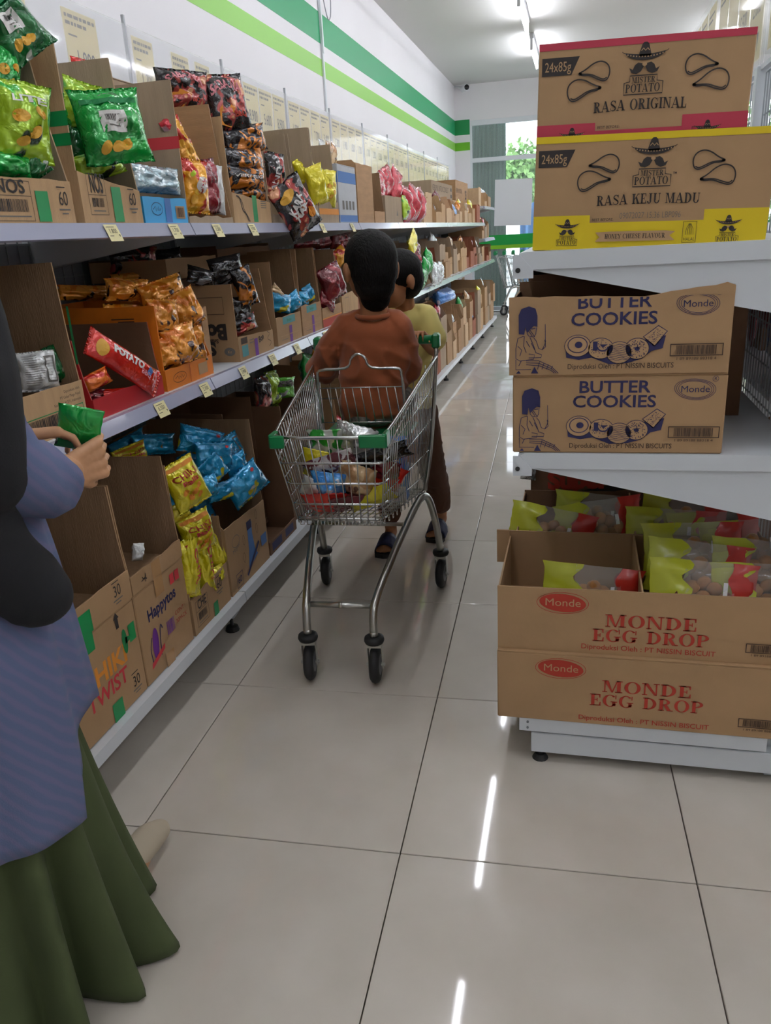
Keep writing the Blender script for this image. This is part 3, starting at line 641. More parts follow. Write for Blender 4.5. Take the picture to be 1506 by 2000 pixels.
# pack poses on the left shelves by pack number: x, y, z, width, height, turn
ADJ = {1: (-1.150, 1.633, 1.689, 0.124, 0.129, -0.60), 2: (-1.130, 1.586, 1.508, 0.124, 0.151, -0.50), 3: (-1.160, 1.594, 1.595, 0.070, 0.139, -0.50), 4: (-1.150, 1.548, 1.425, 0.092, 0.049, -0.40),
    5: (-1.140, 1.609, 1.429, 0.071, 0.056, -0.40), 6: (-1.100, 1.878, 1.526, 0.173, 0.169, -0.75), 7: (-1.200, 1.936, 1.581, 0.116, 0.122, -0.50), 8: (-1.200, 1.930, 1.492, 0.132, 0.091, -0.50),
    9: (-1.160, 1.898, 1.448, 0.148, 0.064, -0.40), 10: (-1.150, 2.153, 1.424, 0.190, 0.072, -0.30), 11: (-1.450, 2.362, 1.764, 0.075, 0.043, -0.40), 12: (-1.450, 2.545, 1.798, 0.033, 0.033, -0.40),
    13: (-1.140, 2.360, 1.414, 0.110, 0.154, -0.50), 14: (-1.170, 2.378, 1.530, 0.079, 0.156, -0.50), 15: (-1.140, 2.468, 1.418, 0.098, 0.161, -0.20), 16: (-1.130, 2.504, 1.408, 0.050, 0.146, -0.60),
    17: (-1.150, 2.266, 1.571, 0.046, 0.042, -0.50), 18: (-1.280, 2.658, 1.725, 0.19, 0.125, -0.70), 19: (-1.200, 2.808, 1.697, 0.169, 0.188, -0.70), 20: (-1.160, 2.852, 1.589, 0.190, 0.088, -0.55),
    21: (-1.160, 2.823, 1.521, 0.185, 0.083, -0.50), 22: (-1.150, 2.800, 1.460, 0.181, 0.081, -0.50), 23: (-1.160, 2.820, 1.414, 0.178, 0.067, -0.50), 24: (-1.050, 3.018, 1.361, 0.162, 0.207, -0.70),
    25: (-1.140, 3.060, 1.477, 0.103, 0.169, -0.50), 26: (-1.250, 3.179, 1.643, 0.086, 0.061, -0.40), 27: (-1.170, 3.532, 1.522, 0.128, 0.118, -0.50), 28: (-1.120, 3.512, 1.463, 0.110, 0.163, -0.50),
    29: (-1.120, 3.692, 1.457, 0.089, 0.157, -0.60), 60: (-1.140, 1.490, 1.009, 0.091, 0.085, -0.50), 61: (-1.170, 1.589, 1.008, 0.034, 0.086, -0.50), 63: (-1.140, 1.695, 0.952, 0.082, 0.041, -0.40),
    64: (-1.150, 1.757, 0.902, 0.094, 0.032, -0.40), 65: (-1.150, 1.681, 0.914, 0.074, 0.031, -0.40), 66: (-1.270, 2.120, 1.137, 0.146, 0.063, -0.50), 67: (-1.200, 2.191, 1.120, 0.162, 0.080, -0.50),
    68: (-1.140, 2.202, 1.070, 0.107, 0.112, -0.60), 69: (-1.150, 2.080, 1.060, 0.115, 0.104, -0.40), 70: (-1.120, 2.103, 0.981, 0.121, 0.112, -0.50), 71: (-1.140, 2.067, 0.960, 0.090, 0.093, -0.40),
    72: (-1.130, 2.218, 0.965, 0.069, 0.108, -0.40), 73: (-1.400, 2.100, 1.135, 0.178, 0.043, -0.40), 74: (-1.420, 2.413, 1.158, 0.192, 0.034, -0.30), 80: (-1.450, 2.485, 1.206, 0.190, 0.101, -0.50),
    81: (-1.420, 2.664, 1.183, 0.131, 0.115, -0.50), 82: (-1.500, 3.232, 1.220, 0.129, 0.066, -0.30), 83: (-1.500, 3.422, 1.232, 0.208, 0.070, -0.30), 84: (-1.450, 4.306, 1.237, 0.262, 0.080, -0.30),
    85: (-1.400, 4.522, 1.236, 0.258, 0.095, -0.30), 86: (-1.350, 4.608, 1.226, 0.214, 0.097, -0.30), 90: (-1.220, 2.495, 1.149, 0.114, 0.055, -0.50), 91: (-1.180, 2.613, 1.161, 0.140, 0.093, -0.60),
    92: (-1.130, 2.639, 1.103, 0.084, 0.138, -0.60), 93: (-1.150, 2.626, 1.022, 0.095, 0.095, -0.50), 94: (-1.140, 2.626, 0.976, 0.119, 0.055, -0.40), 100: (-1.140, 2.996, 1.015, 0.122, 0.074, -0.40),
    101: (-1.130, 3.110, 1.009, 0.092, 0.072, -0.40), 102: (-1.140, 3.254, 1.009, 0.084, 0.062, -0.40), 103: (-1.140, 3.339, 1.021, 0.066, 0.077, -0.40), 104: (-1.150, 3.015, 1.047, 0.102, 0.037, -0.40),
    105: (-1.100, 3.566, 1.053, 0.150, 0.157, -0.50), 106: (-1.120, 3.546, 0.974, 0.116, 0.077, -0.40), 107: (-1.180, 3.999, 1.156, 0.114, 0.090, -0.40), 110: (-1.130, 1.731, 0.484, 0.036, 0.048, -0.40),
    111: (-1.080, 1.943, 0.608, 0.118, 0.146, -0.60), 112: (-1.120, 1.950, 0.519, 0.086, 0.055, -0.40), 113: (-1.100, 2.006, 0.431, 0.121, 0.132, -0.50), 114: (-1.090, 1.906, 0.358, 0.074, 0.186, -0.50),
    115: (-1.100, 2.019, 0.321, 0.067, 0.189, -0.50), 116: (-1.120, 2.141, 0.314, 0.064, 0.202, -0.40), 117: (-1.100, 2.096, 0.256, 0.063, 0.057, -0.40), 118: (-1.300, 2.039, 0.658, 0.124, 0.075, -0.40),
    120: (-1.200, 2.300, 0.639, 0.179, 0.089, -0.50), 121: (-1.150, 2.283, 0.599, 0.155, 0.086, -0.50), 122: (-1.160, 2.439, 0.577, 0.088, 0.101, -0.50), 123: (-1.120, 2.380, 0.541, 0.091, 0.071, -0.50),
    124: (-1.140, 2.241, 0.559, 0.101, 0.088, -0.50), 125: (-1.120, 2.160, 0.530, 0.071, 0.072, -0.40), 126: (-1.080, 2.347, 0.479, 0.157, 0.109, -0.60), 127: (-1.320, 2.210, 0.652, 0.174, 0.067, -0.40),
    128: (-1.380, 2.159, 0.662, 0.148, 0.060, -0.40), 129: (-1.130, 2.275, 0.478, 0.134, 0.062, -0.40), 135: (-1.180, 2.991, 0.681, 0.179, 0.085, -0.50)}
def LC(label, y0, y1, z, hf, hb, hn, hs, X=-1.115, D=.42, **k): return carton(label, (X, y0, z), H, y1 - y0, D, hf, hb, hn, hs, **k)
def LB(label, m, y, z, X=-1.2, w=.16, h=.21, t=.07, tx=0, roll=0, dz=0, seed=1, group=None, prints=None, **k):
    if seed in ADJ: X, y, z, w, h, dz = ADJ[seed]; t = min(t, .4 * min(w, h) + .02)
    return bag(label, m, (X, y, z), (tx, roll, H + dz), w, h, t, seed, group, prints, **k)
def fp(t, y=0.0): return Print(face_front(y))
def count_mark(P, x, z, s, t='60'):
    P.text(('lettering', 'ink_black'), t, x, z, s, bold=.0, sx=.8); P.rect(('lettering', 'ink_black'), x - s * .62, z + s * 1.2, x + s * .4, z + s * 1.28); P.rect(('lettering', 'ink_grey'), x - s * .7, z - s * .35, x + s * .65, z - s * .24); P.rect(('lettering', 'ink_grey'), x - s * .4, z - s * .62, x + s * .35, z - s * .52)
def nos(P, x0, z0, x1, z1, word='NOS', bz=None):
    bz = bz or (z0 + .045); P.frame(('printed_frame', 'ink_black'), x0, z0, x1, z1, .0012); P.rect(('printed_frame', 'ink_black'), x0, bz, x1, bz + .0012)
    P.barcode(('barcode', 'ink_black'), x0 + .012, z0 + .018, x1 - .012, bz - .006, 26, 5); P.rect(('barcode', 'ink_grey'), x0 + .012, z0 + .008, x1 - .012, z0 + .0105)
    P.text(('lettering', 'ink_black'), word, (x0 + x1) / 2, bz + .006, z1 - bz - .004, bold=.02, width=(x1 - x0) * .72)
def emblem_oval(P, x, z, rx, rz, c='ink_navy'):
    P.stroke(('printed_emblem', c), _ell(x, z, rx, rz, 24)[:-1], .0016, True); P.stroke(('printed_emblem', c), [(x - rx * .7, z - rz * .1), (x - rx * .3, z + rz * .4), (x - rx * .2, z - rz * .4), (x, z + rz * .2), (x + rx * .15, z - rz * .3), (x + rx * .35, z + rz * .4), (x + rx * .45, z - rz * .3), (x + rx * .7, z + .1 * rz)], .0018)
gT = 'open snack cartons on the top left shelf'; gM = 'open snack cartons on the middle left shelf'; gB = 'snack cartons on the bottom left shelf'
Z1 = 1.31
t = LC('open kraft carton nearest the camera on the top shelf, NOS print cut off', 1.385, 1.69, Z1, .088, .37, .33, .37, cuts=.05, mi=K4, m=K2, group=gT)
P = fp(t); nos(P, .03, .004, .16, .082, bz=.052); P.rect(('tape_strip', 'green_tape'), .172, .003, .215, .064); count_mark(P, .268, .037, .03); P.build(t)
t = LC('open NOS carton with two bands of green tape on its tall corner, top shelf', 1.725, 1.99, Z1, .112, .37, .38, .385, cutn=.0, cuts=.03, mi=K4, m=K2, hf2=.078, group=gT)
P = fp(t); nos(P, .03, .018, .105, .109, bz=.062); P.rect(('tape_strip', 'green_tape'), .128, .003, .17, .083); count_mark(P, .222, .043, .03); P.build(t)
P = Print(lambda u, v, l: (-.0006 - .0003 * l, u, v)); P.rect(('tape_strip', 'green_tape'), .001, .165, .07, .19); P.rect(('tape_strip', 'green_tape'), .001, .205, .07, .235); P.build(t)
t = LC('low blue tray of crumpled clear film on the top shelf', 2.0, 2.245, Z1, .066, .066, .066, .066, m=mat('blue_board', '2f9ed6', .5), mi=mat('blue_board_in', '2486b8', .6), D=.3, cutn=0, cuts=0, group=gT)
P = fp(t); emblem_oval(P, .07, .036, .03, .016); P.rect(('printed_panel', 'ink_blue'), .115, .002, .15, .064); P.rect(('barcode_label', 'ink_kraft'), .175, .012, .228, .045); P.barcode(('barcode', 'ink_brown'), .18, .016, .224, .041, 16, 2); P.build(t)
t = LC('open carton with a red band across its tall side and torn-down front, top shelf', 2.255, 2.57, Z1, .018, .36, .375, .355, mi=K1, m=K4, cutn=.0, cuts=.04, group=gT, amp=.004)
P = Print(lambda u, v, l: (-.0006 - .0003 * l, u, v)); P.rect(('red_band', 'ink_cherry'), .001, .2, .4, .232); P.build(t)
t = LC('open carton of black and orange packs piled above its rim, green tape on its front', 2.585, 2.92, Z1, .095, .34, .32, .27, m=K2, mi=K4, cutn=.01, hf2=.07, group=gT)
P = fp(t); P.rect(('tape_strip', 'green_tape'), .165, .003, .205, .09); P.stroke(('printed_swirl', 'ink_black'), smooth_path([(.03, .085, 0), (.06, .08, 0), (.07, .04, 0), (.1, .03, 0), (.12, .004, 0)]), .005); P.stroke(('printed_swirl', 'ink_black'), smooth_path([(.045, .085, 0), (.075, .07, 0), (.085, .04, 0), (.115, .02, 0), (.13, .004, 0)]), .003)
for q in range(4): P.rect(('lettering', 'ink_grey'), .24, .05 + q * .007, .29, .0525 + q * .007)
P.build(t)
t = LC('carton behind the pack that hangs over the top shelf edge', 2.94, 3.225, Z1, .03, .36, .28, .33, m=K4, mi=K4, cuts=.03, group=gT)
t = LC('tall carton with faint printed lettering along its back, beyond the hanging pack', 3.235, 3.5, Z1, .07, .4, .33, .38, m=K4, mi=K4, D=.42, group=gT)
P = Print(lambda u, v, l: (u, .42 - .0048 - .0004 * l, v)); P.text(('lettering', 'ink_grey'), 'UKURAN SEDANG', .13, .37, .014, width=.2, bold=0); P.text(('lettering', 'ink_brown'), 'TERNSI', .1, .34, .012, bold=0); P.build(t)
t = LC('open carton with an orange band on its low front, holding yellow packs', 3.51, 3.81, Z1, .09, .37, .38, .34, m=K4, mi=K4, group=gT)
P = fp(t); P.rect(('orange_band', 'ink_orange'), .0, .035, .3, .06); P.build(t)
W_ = mat('white_board', 'b9bcc0', .7, var=.03)
t = closed_carton('grey-white carton with blue printed bands, standing upright on the top shelf', (-1.115, 3.83, Z1), H, .32, .34, .26, W_, gT)
for F in (face_front(0), lambda u, v, l: (-.0006 - .0003 * l, .32 - u, v)):
    P = Print(F); P.rect(('blue_band', 'ink_blue'), .002, .18, .318, .23); P.rect(('blue_band', 'ink_blue'), .002, .004, .318, .035)
    for q in range(4): P.rect(('printed_columns', 'ink_grey'), .05 + q * .06, .06, .085 + q * .06, .1)
    P.build(t)
for q in range(3): LB('small %s white pack standing on the grey-white carton' % ['nearest', 'middle', 'farthest'][q], F_TAN if q else F_WHITE, 3.9 + q * .09, Z1 + .26 + .055, -1.2, .08, .12, .03, seed=50 + q, roll=.1 * q, group='small packs on the grey-white carton')
LC('plain kraft carton with a full-height front on the top shelf', 4.17, 4.5, Z1, .285, .285, .3, .285, m=K1, group=gT)
LC('half-open kraft carton with its front cut down beside the plain tall one', 4.52, 4.76, Z1, .06, .27, .27, .27, m=K1, group=gT)
t = LC('low kraft carton with a small emblem, under the crimson packs', 4.78, 5.27, Z1, .15, .15, .15, .15, m=K4, group=gT)
P = fp(t); P.poly(('printed_emblem', 'ink_grey'), [(.3, .04), (.34, .04), (.32, .08)]); P.build(t)
# packs, top shelf
closed_carton('plain kraft carton at the back of the top shelf behind the red-banded one', (-1.385, 2.27, Z1), H, .29, .17, .428, K4, gT)
gg = 'green crisp packs in the near top shelf cartons'
def G(label, m, y, z, X, w, h, t_, tx, roll, dz, seed, prints=None, group=gg, **k): return LB(label, m, y, z, X, w, h, t_, tx, roll, dz, seed, group, prints, **k)
G('dark green crisp pack cut by the left frame edge, topmost of the near carton', F_GDARK, 1.54, 1.80, -1.15, .19, .21, .07, -.3, -.6, -.1, 1, pr_label, n=(20, 24))
G('green crisp pack showing stacked golden chips in the near top carton', F_LIME, 1.585, 1.55, -1.15, .17, .25, .07, .05, .12, -.12, 2, pr_chips('LITE'), n=(20, 24))
G('bright green crisp pack leaning at the left frame edge', F_GREEN, 1.50, 1.65, -1.15, .15, .24, .06, -.1, .35, 0, 3, pr_chips(), n=(20, 24))
G('green crisp pack lying at the bottom of the near top carton', F_GREEN, 1.61, 1.415, -1.19, .2, .13, .06, 0, .1, 0, 4)
G('dark green crisp pack low in the corner of the near top carton', F_GDARK, 1.645, 1.405, -1.15, .11, .13, .05, -.2, -.5, 0, 5)
G('green crisp pack with a white barcode sticker bulging out of the second top carton', F_GREEN, 1.90, 1.565, -1.09, .21, .23, .09, -.12, -.08, -.15, 6, pr_label, n=(22, 24))
G('green crisp pack half hidden behind the one with the barcode sticker', F_LIME, 1.80, 1.60, -1.17, .16, .2, .06, 0, .2, 0, 7, pr_chips(), n=(20, 24))
G('black and lime crisp pack under the stickered green one', F_GDARK, 1.83, 1.48, -1.17, .2, .17, .07, 0, .1, 0, 8)
G('green crisp pack resting on the rim of the NOS carton', F_LIME, 1.86, 1.44, -1.17, .2, .12, .06, 0, -.25, 0, 9)
LB('crumpled clear film lying in the blue tray', F_CLEAR, 2.12, 1.385, -1.16, .27, .12, .09, 0, .05, 0, 10, None, wr=1.6, n=(24, 16))
G('red pack peeking over the back of the second top carton', F_RED, 2.0, 1.755, -1.45, .16, .12, .06, 0, .1, 0, 11, group=None)
gy = 'yellow and red packs in the torn-down top carton'
def pr_ring(P, w, h):
    P.ell(('white_patch', 'ink_white'), .12 * w, .02 * h, .22 * w, .14 * h, 1.2); P.text(('lettering', 'ink_crimson'), 'CHITOZ', .12 * w, -.02 * h, .07 * h, width=.3 * h, rot=1.2, bold=.04); P.ell(('printed_snacks', 'ink_gold'), -.15 * w, -.25 * h, .14 * w, .09 * h, .4); P.ell(('printed_snacks', 'ink_lime'), -.2 * w, .2 * h, .1 * w, .04 * h, .8)
G('yellow and red pack standing in the torn-down carton with a white oval on it', F_REDY, 2.33, 1.445, -1.14, .15, .26, .07, -.05, .1, -.1, 13, pr_ring, gy, n=(20, 24))
G('yellow and red pack leaning behind, its top drooping over', F_REDY, 2.30, 1.58, -1.19, .11, .24, .06, -.05, -.45, 0, 14, pr_chips(), gy)
G('dark red and silver pack at the far corner of the torn-down carton', F_MAROON, 2.45, 1.42, -1.13, .12, .2, .06, -.05, -.1, .1, 15, None, gy)
G('gold-edged white pack beside the dark red one', F_WHITE, 2.5, 1.43, -1.14, .1, .2, .05, 0, .04, 0, 16, None, gy)
G('pink-red pack tip leaning on the red banded side', F_CRIM, 2.27, 1.60, -1.16, .08, .1, .04, 0, .9, 0, 17, None, gy)
gk = 'black and orange packs piled in the top shelf'
def pr_bb(P, w, h): P.text(('lettering', 'ink_pink'), 'SABANA', 0, .12 * h, .16 * h, width=.75 * w, bold=.04, arc=.02); P.poly(('printed_food', 'ink_orange'), [(-.3 * w, -.35 * h), (-.05 * w, -.4 * h), (.1 * w, -.1 * h), (-.1 * w, .02 * h), (-.28 * w, -.1 * h)]); P.text(('lettering', 'ink_red'), 'BBQ', .2 * w, -.25 * h, .1 * h, bold=.04)
G('black pack with a pink wordmark lying along the top of the pile', F_BLACKR, 2.45, 1.78, -1.3, .3, .17, .08, 0, .02, 0, 18, pr_bb, gk, n=(24, 20))
G('black pack with a fried-food picture, outermost on top of the pile', F_BLACKR, 2.72, 1.715, -1.18, .2, .24, .08, -.1, -.1, -.1, 19, pr_bb, gk, n=(22, 24))
G('shiny black and orange pack with a grey label, under the top one', F_BLACKO, 2.74, 1.585, -1.15, .25, .13, .09, 0, -.15, 0, 20, None, gk, n=(22, 18))
G('black and orange pack in the middle of the pile', F_BLACKO, 2.75, 1.51, -1.15, .24, .12, .09, 0, -.05, 0, 21, None, gk, n=(22, 18))
G('black and orange pack low in the pile', F_BLACKO, 2.75, 1.45, -1.15, .25, .12, .08, 0, .06, 0, 22, pr_word('VERY BIG', y=0), gk)
G('lowest black and orange pack on the carton floor', F_BLACKO, 2.75, 1.405, -1.16, .25, .1, .08, 0, -.04, 0, 23, None, gk)
def pr_mak(P, w, h): P.text(('lettering', 'ink_white'), 'KARA', -.02 * w, .04 * h, .13 * h, width=.6 * w, rot=.5, bold=.05); P.text(('lettering', 'ink_white'), 'MAK', .02 * w, -.1 * h, .13 * h, width=.55 * w, rot=.5, bold=.05); P.ell(('printed_food', 'ink_gold'), -.15 * w, .28 * h, .25 * w, .08 * h, .3); P.ell(('printed_food', 'ink_orange'), .25 * w, -.2 * h, .12 * w, .1 * h, .3)
LB('black and red pack dangling over the edge of the top shelf', F_BLACKR, 3.1, 1.365, -1.06, .19, .27, .07, .1, -.55, -.15, 24, gk, pr_mak, n=(22, 26))
LB('black and red pack standing behind the dangling one', F_BLACKR, 2.99, 1.46, -1.14, .13, .26, .06, 0, .12, 0, 25, gk, pr_word('ANDA', rot=1.4, y=0), n=(18, 22))
LB('small yellow pack tip above the black pile', F_YEL, 2.95, 1.66, -1.3, .1, .12, .05, 0, .5, 0, 26)
gyy = 'yellow packs in the orange-banded top carton'
LB('yellow pack folded over in the orange-banded carton', F_YEL, 3.38, 1.52, -1.18, .16, .2, .07, 0, -.3, 0, 27, gyy)
LB('yellow pack hanging down over the orange band', F_YEL, 3.5, 1.47, -1.12, .12, .26, .06, 0, -.25, 0, 28, gyy)
LB('upright yellow pack at the far end of the orange-banded carton', F_YEL, 3.68, 1.47, -1.12, .15, .24, .07, 0, .1, 0, 29, gyy, pr_chips())
gr = 'crimson packs heaped on the low carton'
for q, (y, z, X, r, w) in enumerate(((4.95, 1.50, -1.2, 1.4, .2), (5.15, 1.545, -1.2, 1.3, .2), (5.35, 1.53, -1.18, .2, .2), (5.5, 1.42, -1.14, 0, .2), (5.75, 1.44, -1.14, .1, .22), (5.95, 1.43, -1.14, -.1, .2))):
    LB('crimson pack %s' % ['at the near end of the heap', 'second along the top of the heap', 'at the far top of the heap', 'standing below the heap with a white stripe', 'wide one standing beyond the striped pack', 'last one standing before the far cartons'][q], F_CRIM, y, z, X, w, .24, .09, 0, r, 0, 30 + q, gr)
LB('green and yellow pack beside the crimson heap', F_LIME, 5.3, 1.40, -1.11, .12, .15, .05, seed=37)
for q, (y, z, X, mm, lb) in enumerate(((1.5, 1.38, -1.25, F_GREEN, 'green pack on the floor of the near top carton'), (1.56, 1.46, -1.27, F_LIME, 'lime pack behind the chip picture one in the near top carton'), (1.6, 1.56, -1.26, F_GREEN, 'green pack deeper behind the chip picture one'), (1.58, 1.64, -1.24, F_GDARK, 'dark green pack just under the topmost dark green one'), (1.46, 1.47, -1.25, F_GDARK, 'dark green pack at the near wall of the first top carton'),
        (1.84, 1.385, -1.24, F_GREEN, 'green pack deep in the NOS carton, lowest'), (1.89, 1.46, -1.28, F_GDARK, 'dark green pack deep in the NOS carton, middle'), (1.87, 1.55, -1.27, F_GREEN, 'green pack deep in the NOS carton, behind the stickered one'),
        (2.76, 1.4, -1.28, F_BLACKO, 'black and orange pack behind the lowest of the pile'), (2.76, 1.5, -1.28, F_BLACKO, 'black and orange pack behind the middle of the pile'), (2.74, 1.6, -1.28, F_BLACKO, 'black and orange pack behind the upper pile'), (2.42, 1.42, -1.27, F_REDY, 'yellow and red pack at the back of the torn-down carton'), (2.45, 1.55, -1.3, F_REDY, 'yellow and red pack high at the back of the torn-down carton'))):
    LB(lb, mm, y, z, X, .17, .14, .09, 0, .1 * (q % 3 - 1), -.3, 600 + q, gg if q < 8 else gk if q < 11 else gy)
# ---- middle shelf
Z2 = .865
t = LC('carton with green-framed barcode and Rumput Laut print, middle shelf beside the woman', 1.29, 1.6, Z2, .105, .37, .36, .365, m=K2, mi=K3, cuts=.02, group=gM)
P = fp(t); P.frame(('green_frame', 'ink_green'), .09, .012, .3, .055, .0022); P.barcode(('barcode', 'ink_black'), .1, .016, .225, .05, 34, 8); P.rect(('barcode', 'ink_black'), .235, .014, .2362, .053)
P.text(('lettering', 'ink_black'), 'Rumput', .266, .036, .009, bold=.01); P.text(('lettering', 'ink_black'), 'Laut', .258, .02, .009, bold=.01)
for q, s in enumerate(('Diproduksi oleh', 'PT Gelas Mega Food', 'Karawang 41371, Indonesia')): P.text(('lettering', 'ink_black'), s, .295, .088 - q * .012, .0065, align='R', bold=.0)
P.build(t)
P = Print(lambda u, v, l: (.31 + .0006, u, v)); P.rect(('green_edge_print', 'ink_green'), .0, .14, .006, .27); P.build(t)
RB = mat('red_board', 'a81c22', .5)
t = LC('shallow red-fronted carton of red snack tubes, middle shelf', 1.63, 1.965, Z2, .05, .2, .19, .195, m=RB, mi=K5, cuts=.02, cutn=.03, group=gM)
OB = mat('orange_board', 'd8781c', .5, var=.04)
t = LC('glossy orange carton overflowing with orange and brown packs', 1.985, 2.285, Z2, .058, .235, .235, .235, m=OB, mi=OB, cutn=.0, cuts=.05, group=gM)
P = fp(t); emblem_oval(P, .08, .028, .04, .014, 'ink_brown'); P.rect(('fold_mark', 'ink_red'), .145, .002, .147, .056); P.rect(('pale_patch', 'ink_kraft'), .2, .012, .26, .045); P.build(t)
P = Print(lambda u, v, l: (-.0006 - .0003 * l, .42 - u, v)); P.rect(('lettering', 'ink_brown'), .28, .2, .35, .203); P.rect(('lettering', 'ink_brown'), .3, .193, .35, .196); P.build(t)
LC('narrow flattened kraft carton between the orange one and the one with script lettering', 2.3, 2.34, Z2, .2, .2, .2, .2, m=K1, X=-1.14, D=.35, group=gM)
t = LC('kraft carton of black packs with large upside-down script lettering on its side', 2.5, 2.82, Z2, .082, .28, .255, .29, m=K6, mi=K1, cutn=.0, cuts=.03, hf2=.07, group=gM)
P = Print(lambda u, v, l: (-.0006 - .0003 * l, .42 - u, v))
P.text(('lettering', 'ink_black'), 'Bon', .33, .125, .05, rot=PI, bold=.05, sx=.95); P.text(('lettering', 'ink_brown'), 'Snack', .325, .078, .014, rot=PI, bold=.03); P.text(('lettering', 'ink_black'), 'S', .32, .068, .045, rot=PI, bold=.05)
P.stroke(('printed_frame', 'ink_brown'), [(.27, .16), (.38, .16), (.38, .215), (.27, .215)], .002, True); P.ell(('printed_emblem', 'ink_grey'), .385, .035, .02, .014); P.text(('lettering', 'ink_kraft'), 'Kg', .385, .03, .01, bold=.02); P.build(t)
P = fp(t); P.rect(('printed_panel', 'ink_brown'), .02, .055, .075, .076); P.rect(('teal_panel', 'ink_teal'), .022, .012, .075, .05); P.rect(('tape_strip', 'ink_purple'), .135, .0, .165, .06); P.text(('lettering', 'ink_black'), 'Bon', .2, .045, .022, bold=.02, rot=.2); P.stroke(('lettering', 'ink_black'), smooth_path([(.26, .07, 0), (.29, .06, 0), (.25, .045, 0), (.3, .03, 0), (.27, .015, 0)]), .002)
P.rect(('lettering', 'ink_grey'), .09, .06, .13, .063); P.rect(('lettering', 'ink_grey'), .09, .05, .125, .053); P.build(t)
def tealbox(label, y0, y1, hf, hn, hs, m=K6):
    t = LC(label, y0, y1, Z2, hf, .35, hn, hs, m=m, mi=K3, cutn=.0, cuts=.02, amp=.004, group=gM); L = y1 - y0
    P = fp(t); P.rect(('teal_panel', 'ink_teal'), .25 * L, hf - .032, .75 * L, hf - .004); P.text(('lettering', 'ink_green'), 'Bonbon', .5 * L, hf - .024, .012, bold=.01); P.rect(('tape_strip', 'ink_purple'), .48 * L, .0, .59 * L, hf * .6); P.rect(('lettering', 'ink_kraft'), .1 * L, .03, .9 * L, .033); P.rect(('lettering', 'ink_grey'), .15 * L, .016, .4 * L, .018); P.build(t)
tealbox('torn-edged carton with purple tape and blue packs, nearer of the matching pair', 2.865, 3.145, .105, .31, .345)
tealbox('carton with purple tape and blue packs, farther of the matching pair', 3.16, 3.425, .12, .345, .345, K1)
t = LC('carton of maroon packs with an orange lower front, beside the seated boy', 3.44, 3.74, Z2, .085, .33, .345, .33, m=K1, mi=K3, group=gM); P = fp(t); P.rect(('orange_band', 'ink_red'), 0, .0, .3, .035); P.rect(('orange_band', 'ink_orange'), 0, .035, .3, .04); P.build(t)
t = LC('kraft carton with a torn diamond flap at the boy\'s ear', 3.76, 4.05, Z2, .12, .3, .3, .28, m=K2, group=gM); P = fp(t); P.frame(('printed_frame', 'ink_grey'), .05, .03, .12, .1, .002); P.build(t)
LC('upper back carton with a blue-green splash print on the middle shelf', 2.42, 2.8, 1.145, .065, .07, .065, .065, X=-1.3, D=.28, m=K6, group=gM)
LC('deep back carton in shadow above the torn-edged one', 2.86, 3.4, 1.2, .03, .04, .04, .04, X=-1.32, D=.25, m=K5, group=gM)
box('support_carton', 0, 0, 0, .38, .27, .275, K5, None).matrix_world = Matrix.Translation((-1.31, 2.42, Z2)) @ Matrix.Rotation(H, 4, 'Z'); tag(bpy.data.objects['support_carton'], 'brown carton under the splash-print carton at the back of the middle shelf', 'carton', gM)
# packs, middle shelf
LB('white nutrition-label pack in the Rumput Laut carton', F_WHITE, 1.47, 1.0, -1.15, .15, .17, .05, -.1, .05, -.1, 60, 'packs in the Rumput Laut carton', pr_nutri, n=(22, 24))
LB('green pack behind the nutrition-label pack', F_GDARK, 1.555, 1.02, -1.17, .08, .17, .05, 0, -.2, 0, 61, 'packs in the Rumput Laut carton')
gp = 'red snack tubes in the red-fronted carton'
def pr_pot(P, w, h):
    P.text(('lettering', 'ink_white'), 'POTATO', .02 * w, .05 * h, .26 * w, width=.4 * h, rot=-PI / 2, bold=.06); P.ell(('yellow_emblem', 'ink_gold'), -.05 * w, .36 * h, .3 * w, .06 * h, .2); P.ell(('blue_oval', 'ink_blue'), .1 * w, -.25 * h, .17 * w, .035 * h, 0); P.text(('lettering', 'ink_pink'), 'BBQ', -.15 * w, -.2 * h, .2 * w, rot=-PI / 2, bold=.03)
LB('bright red tube pack leaning across the red carton, uppermost', F_RED, 1.80, .975, -1.12, .075, .26, .055, -.12, -.95, -.1, 62, gp, pr_pot, wr=.35, n=(18, 28))
LB('red and orange pack lying under the leaning tube', foil('red_orange', 'c8260f', 'e0701c', 'b8180c', 9), 1.75, .93, -1.15, .2, .11, .05, -.1, -.25, 0, 63, gp)
LB('red pack with a white seal at the front of the red carton', F_RED, 1.84, .915, -1.14, .2, .09, .05, 0, .1, 0, 64, gp)
LB('dark red pack on the floor of the red carton', F_MAROON, 1.72, .905, -1.16, .16, .08, .05, 0, .1, 0, 65, gp)
go = 'orange and brown packs overflowing the orange carton'
for q, (y, z, X, w, h, r, s, d) in enumerate(((2.06, 1.165, -1.26, .2, .16, .1, 66, 0), (2.14, 1.135, -1.2, .2, .17, -.2, 67, .1), (2.2, 1.09, -1.14, .14, .2, -.35, 68, 0), (2.1, 1.06, -1.13, .16, .18, .1, 69, 0), (2.17, .985, -1.13, .16, .17, -.1, 70, 0), (2.07, .985, -1.14, .13, .17, .1, 71, 0), (2.24, 1.0, -1.125, .1, .17, -.05, 72, 0), (1.9, 1.155, -1.4, .25, .12, .1, 73, 0))):
    LB('orange and brown shiny pack, ' + ['back left of the heap', 'top of the heap', 'upper right shoulder of the heap', 'in the centre of the heap', 'bulging lowest at the front', 'front left by the orange rim', 'front right corner with a pale ring', 'far back behind the orange side'][q], F_ORANGE, y, z, X, w, h, .08, -.05, r, d, s, go, wr=1.5, n=(22, 22))
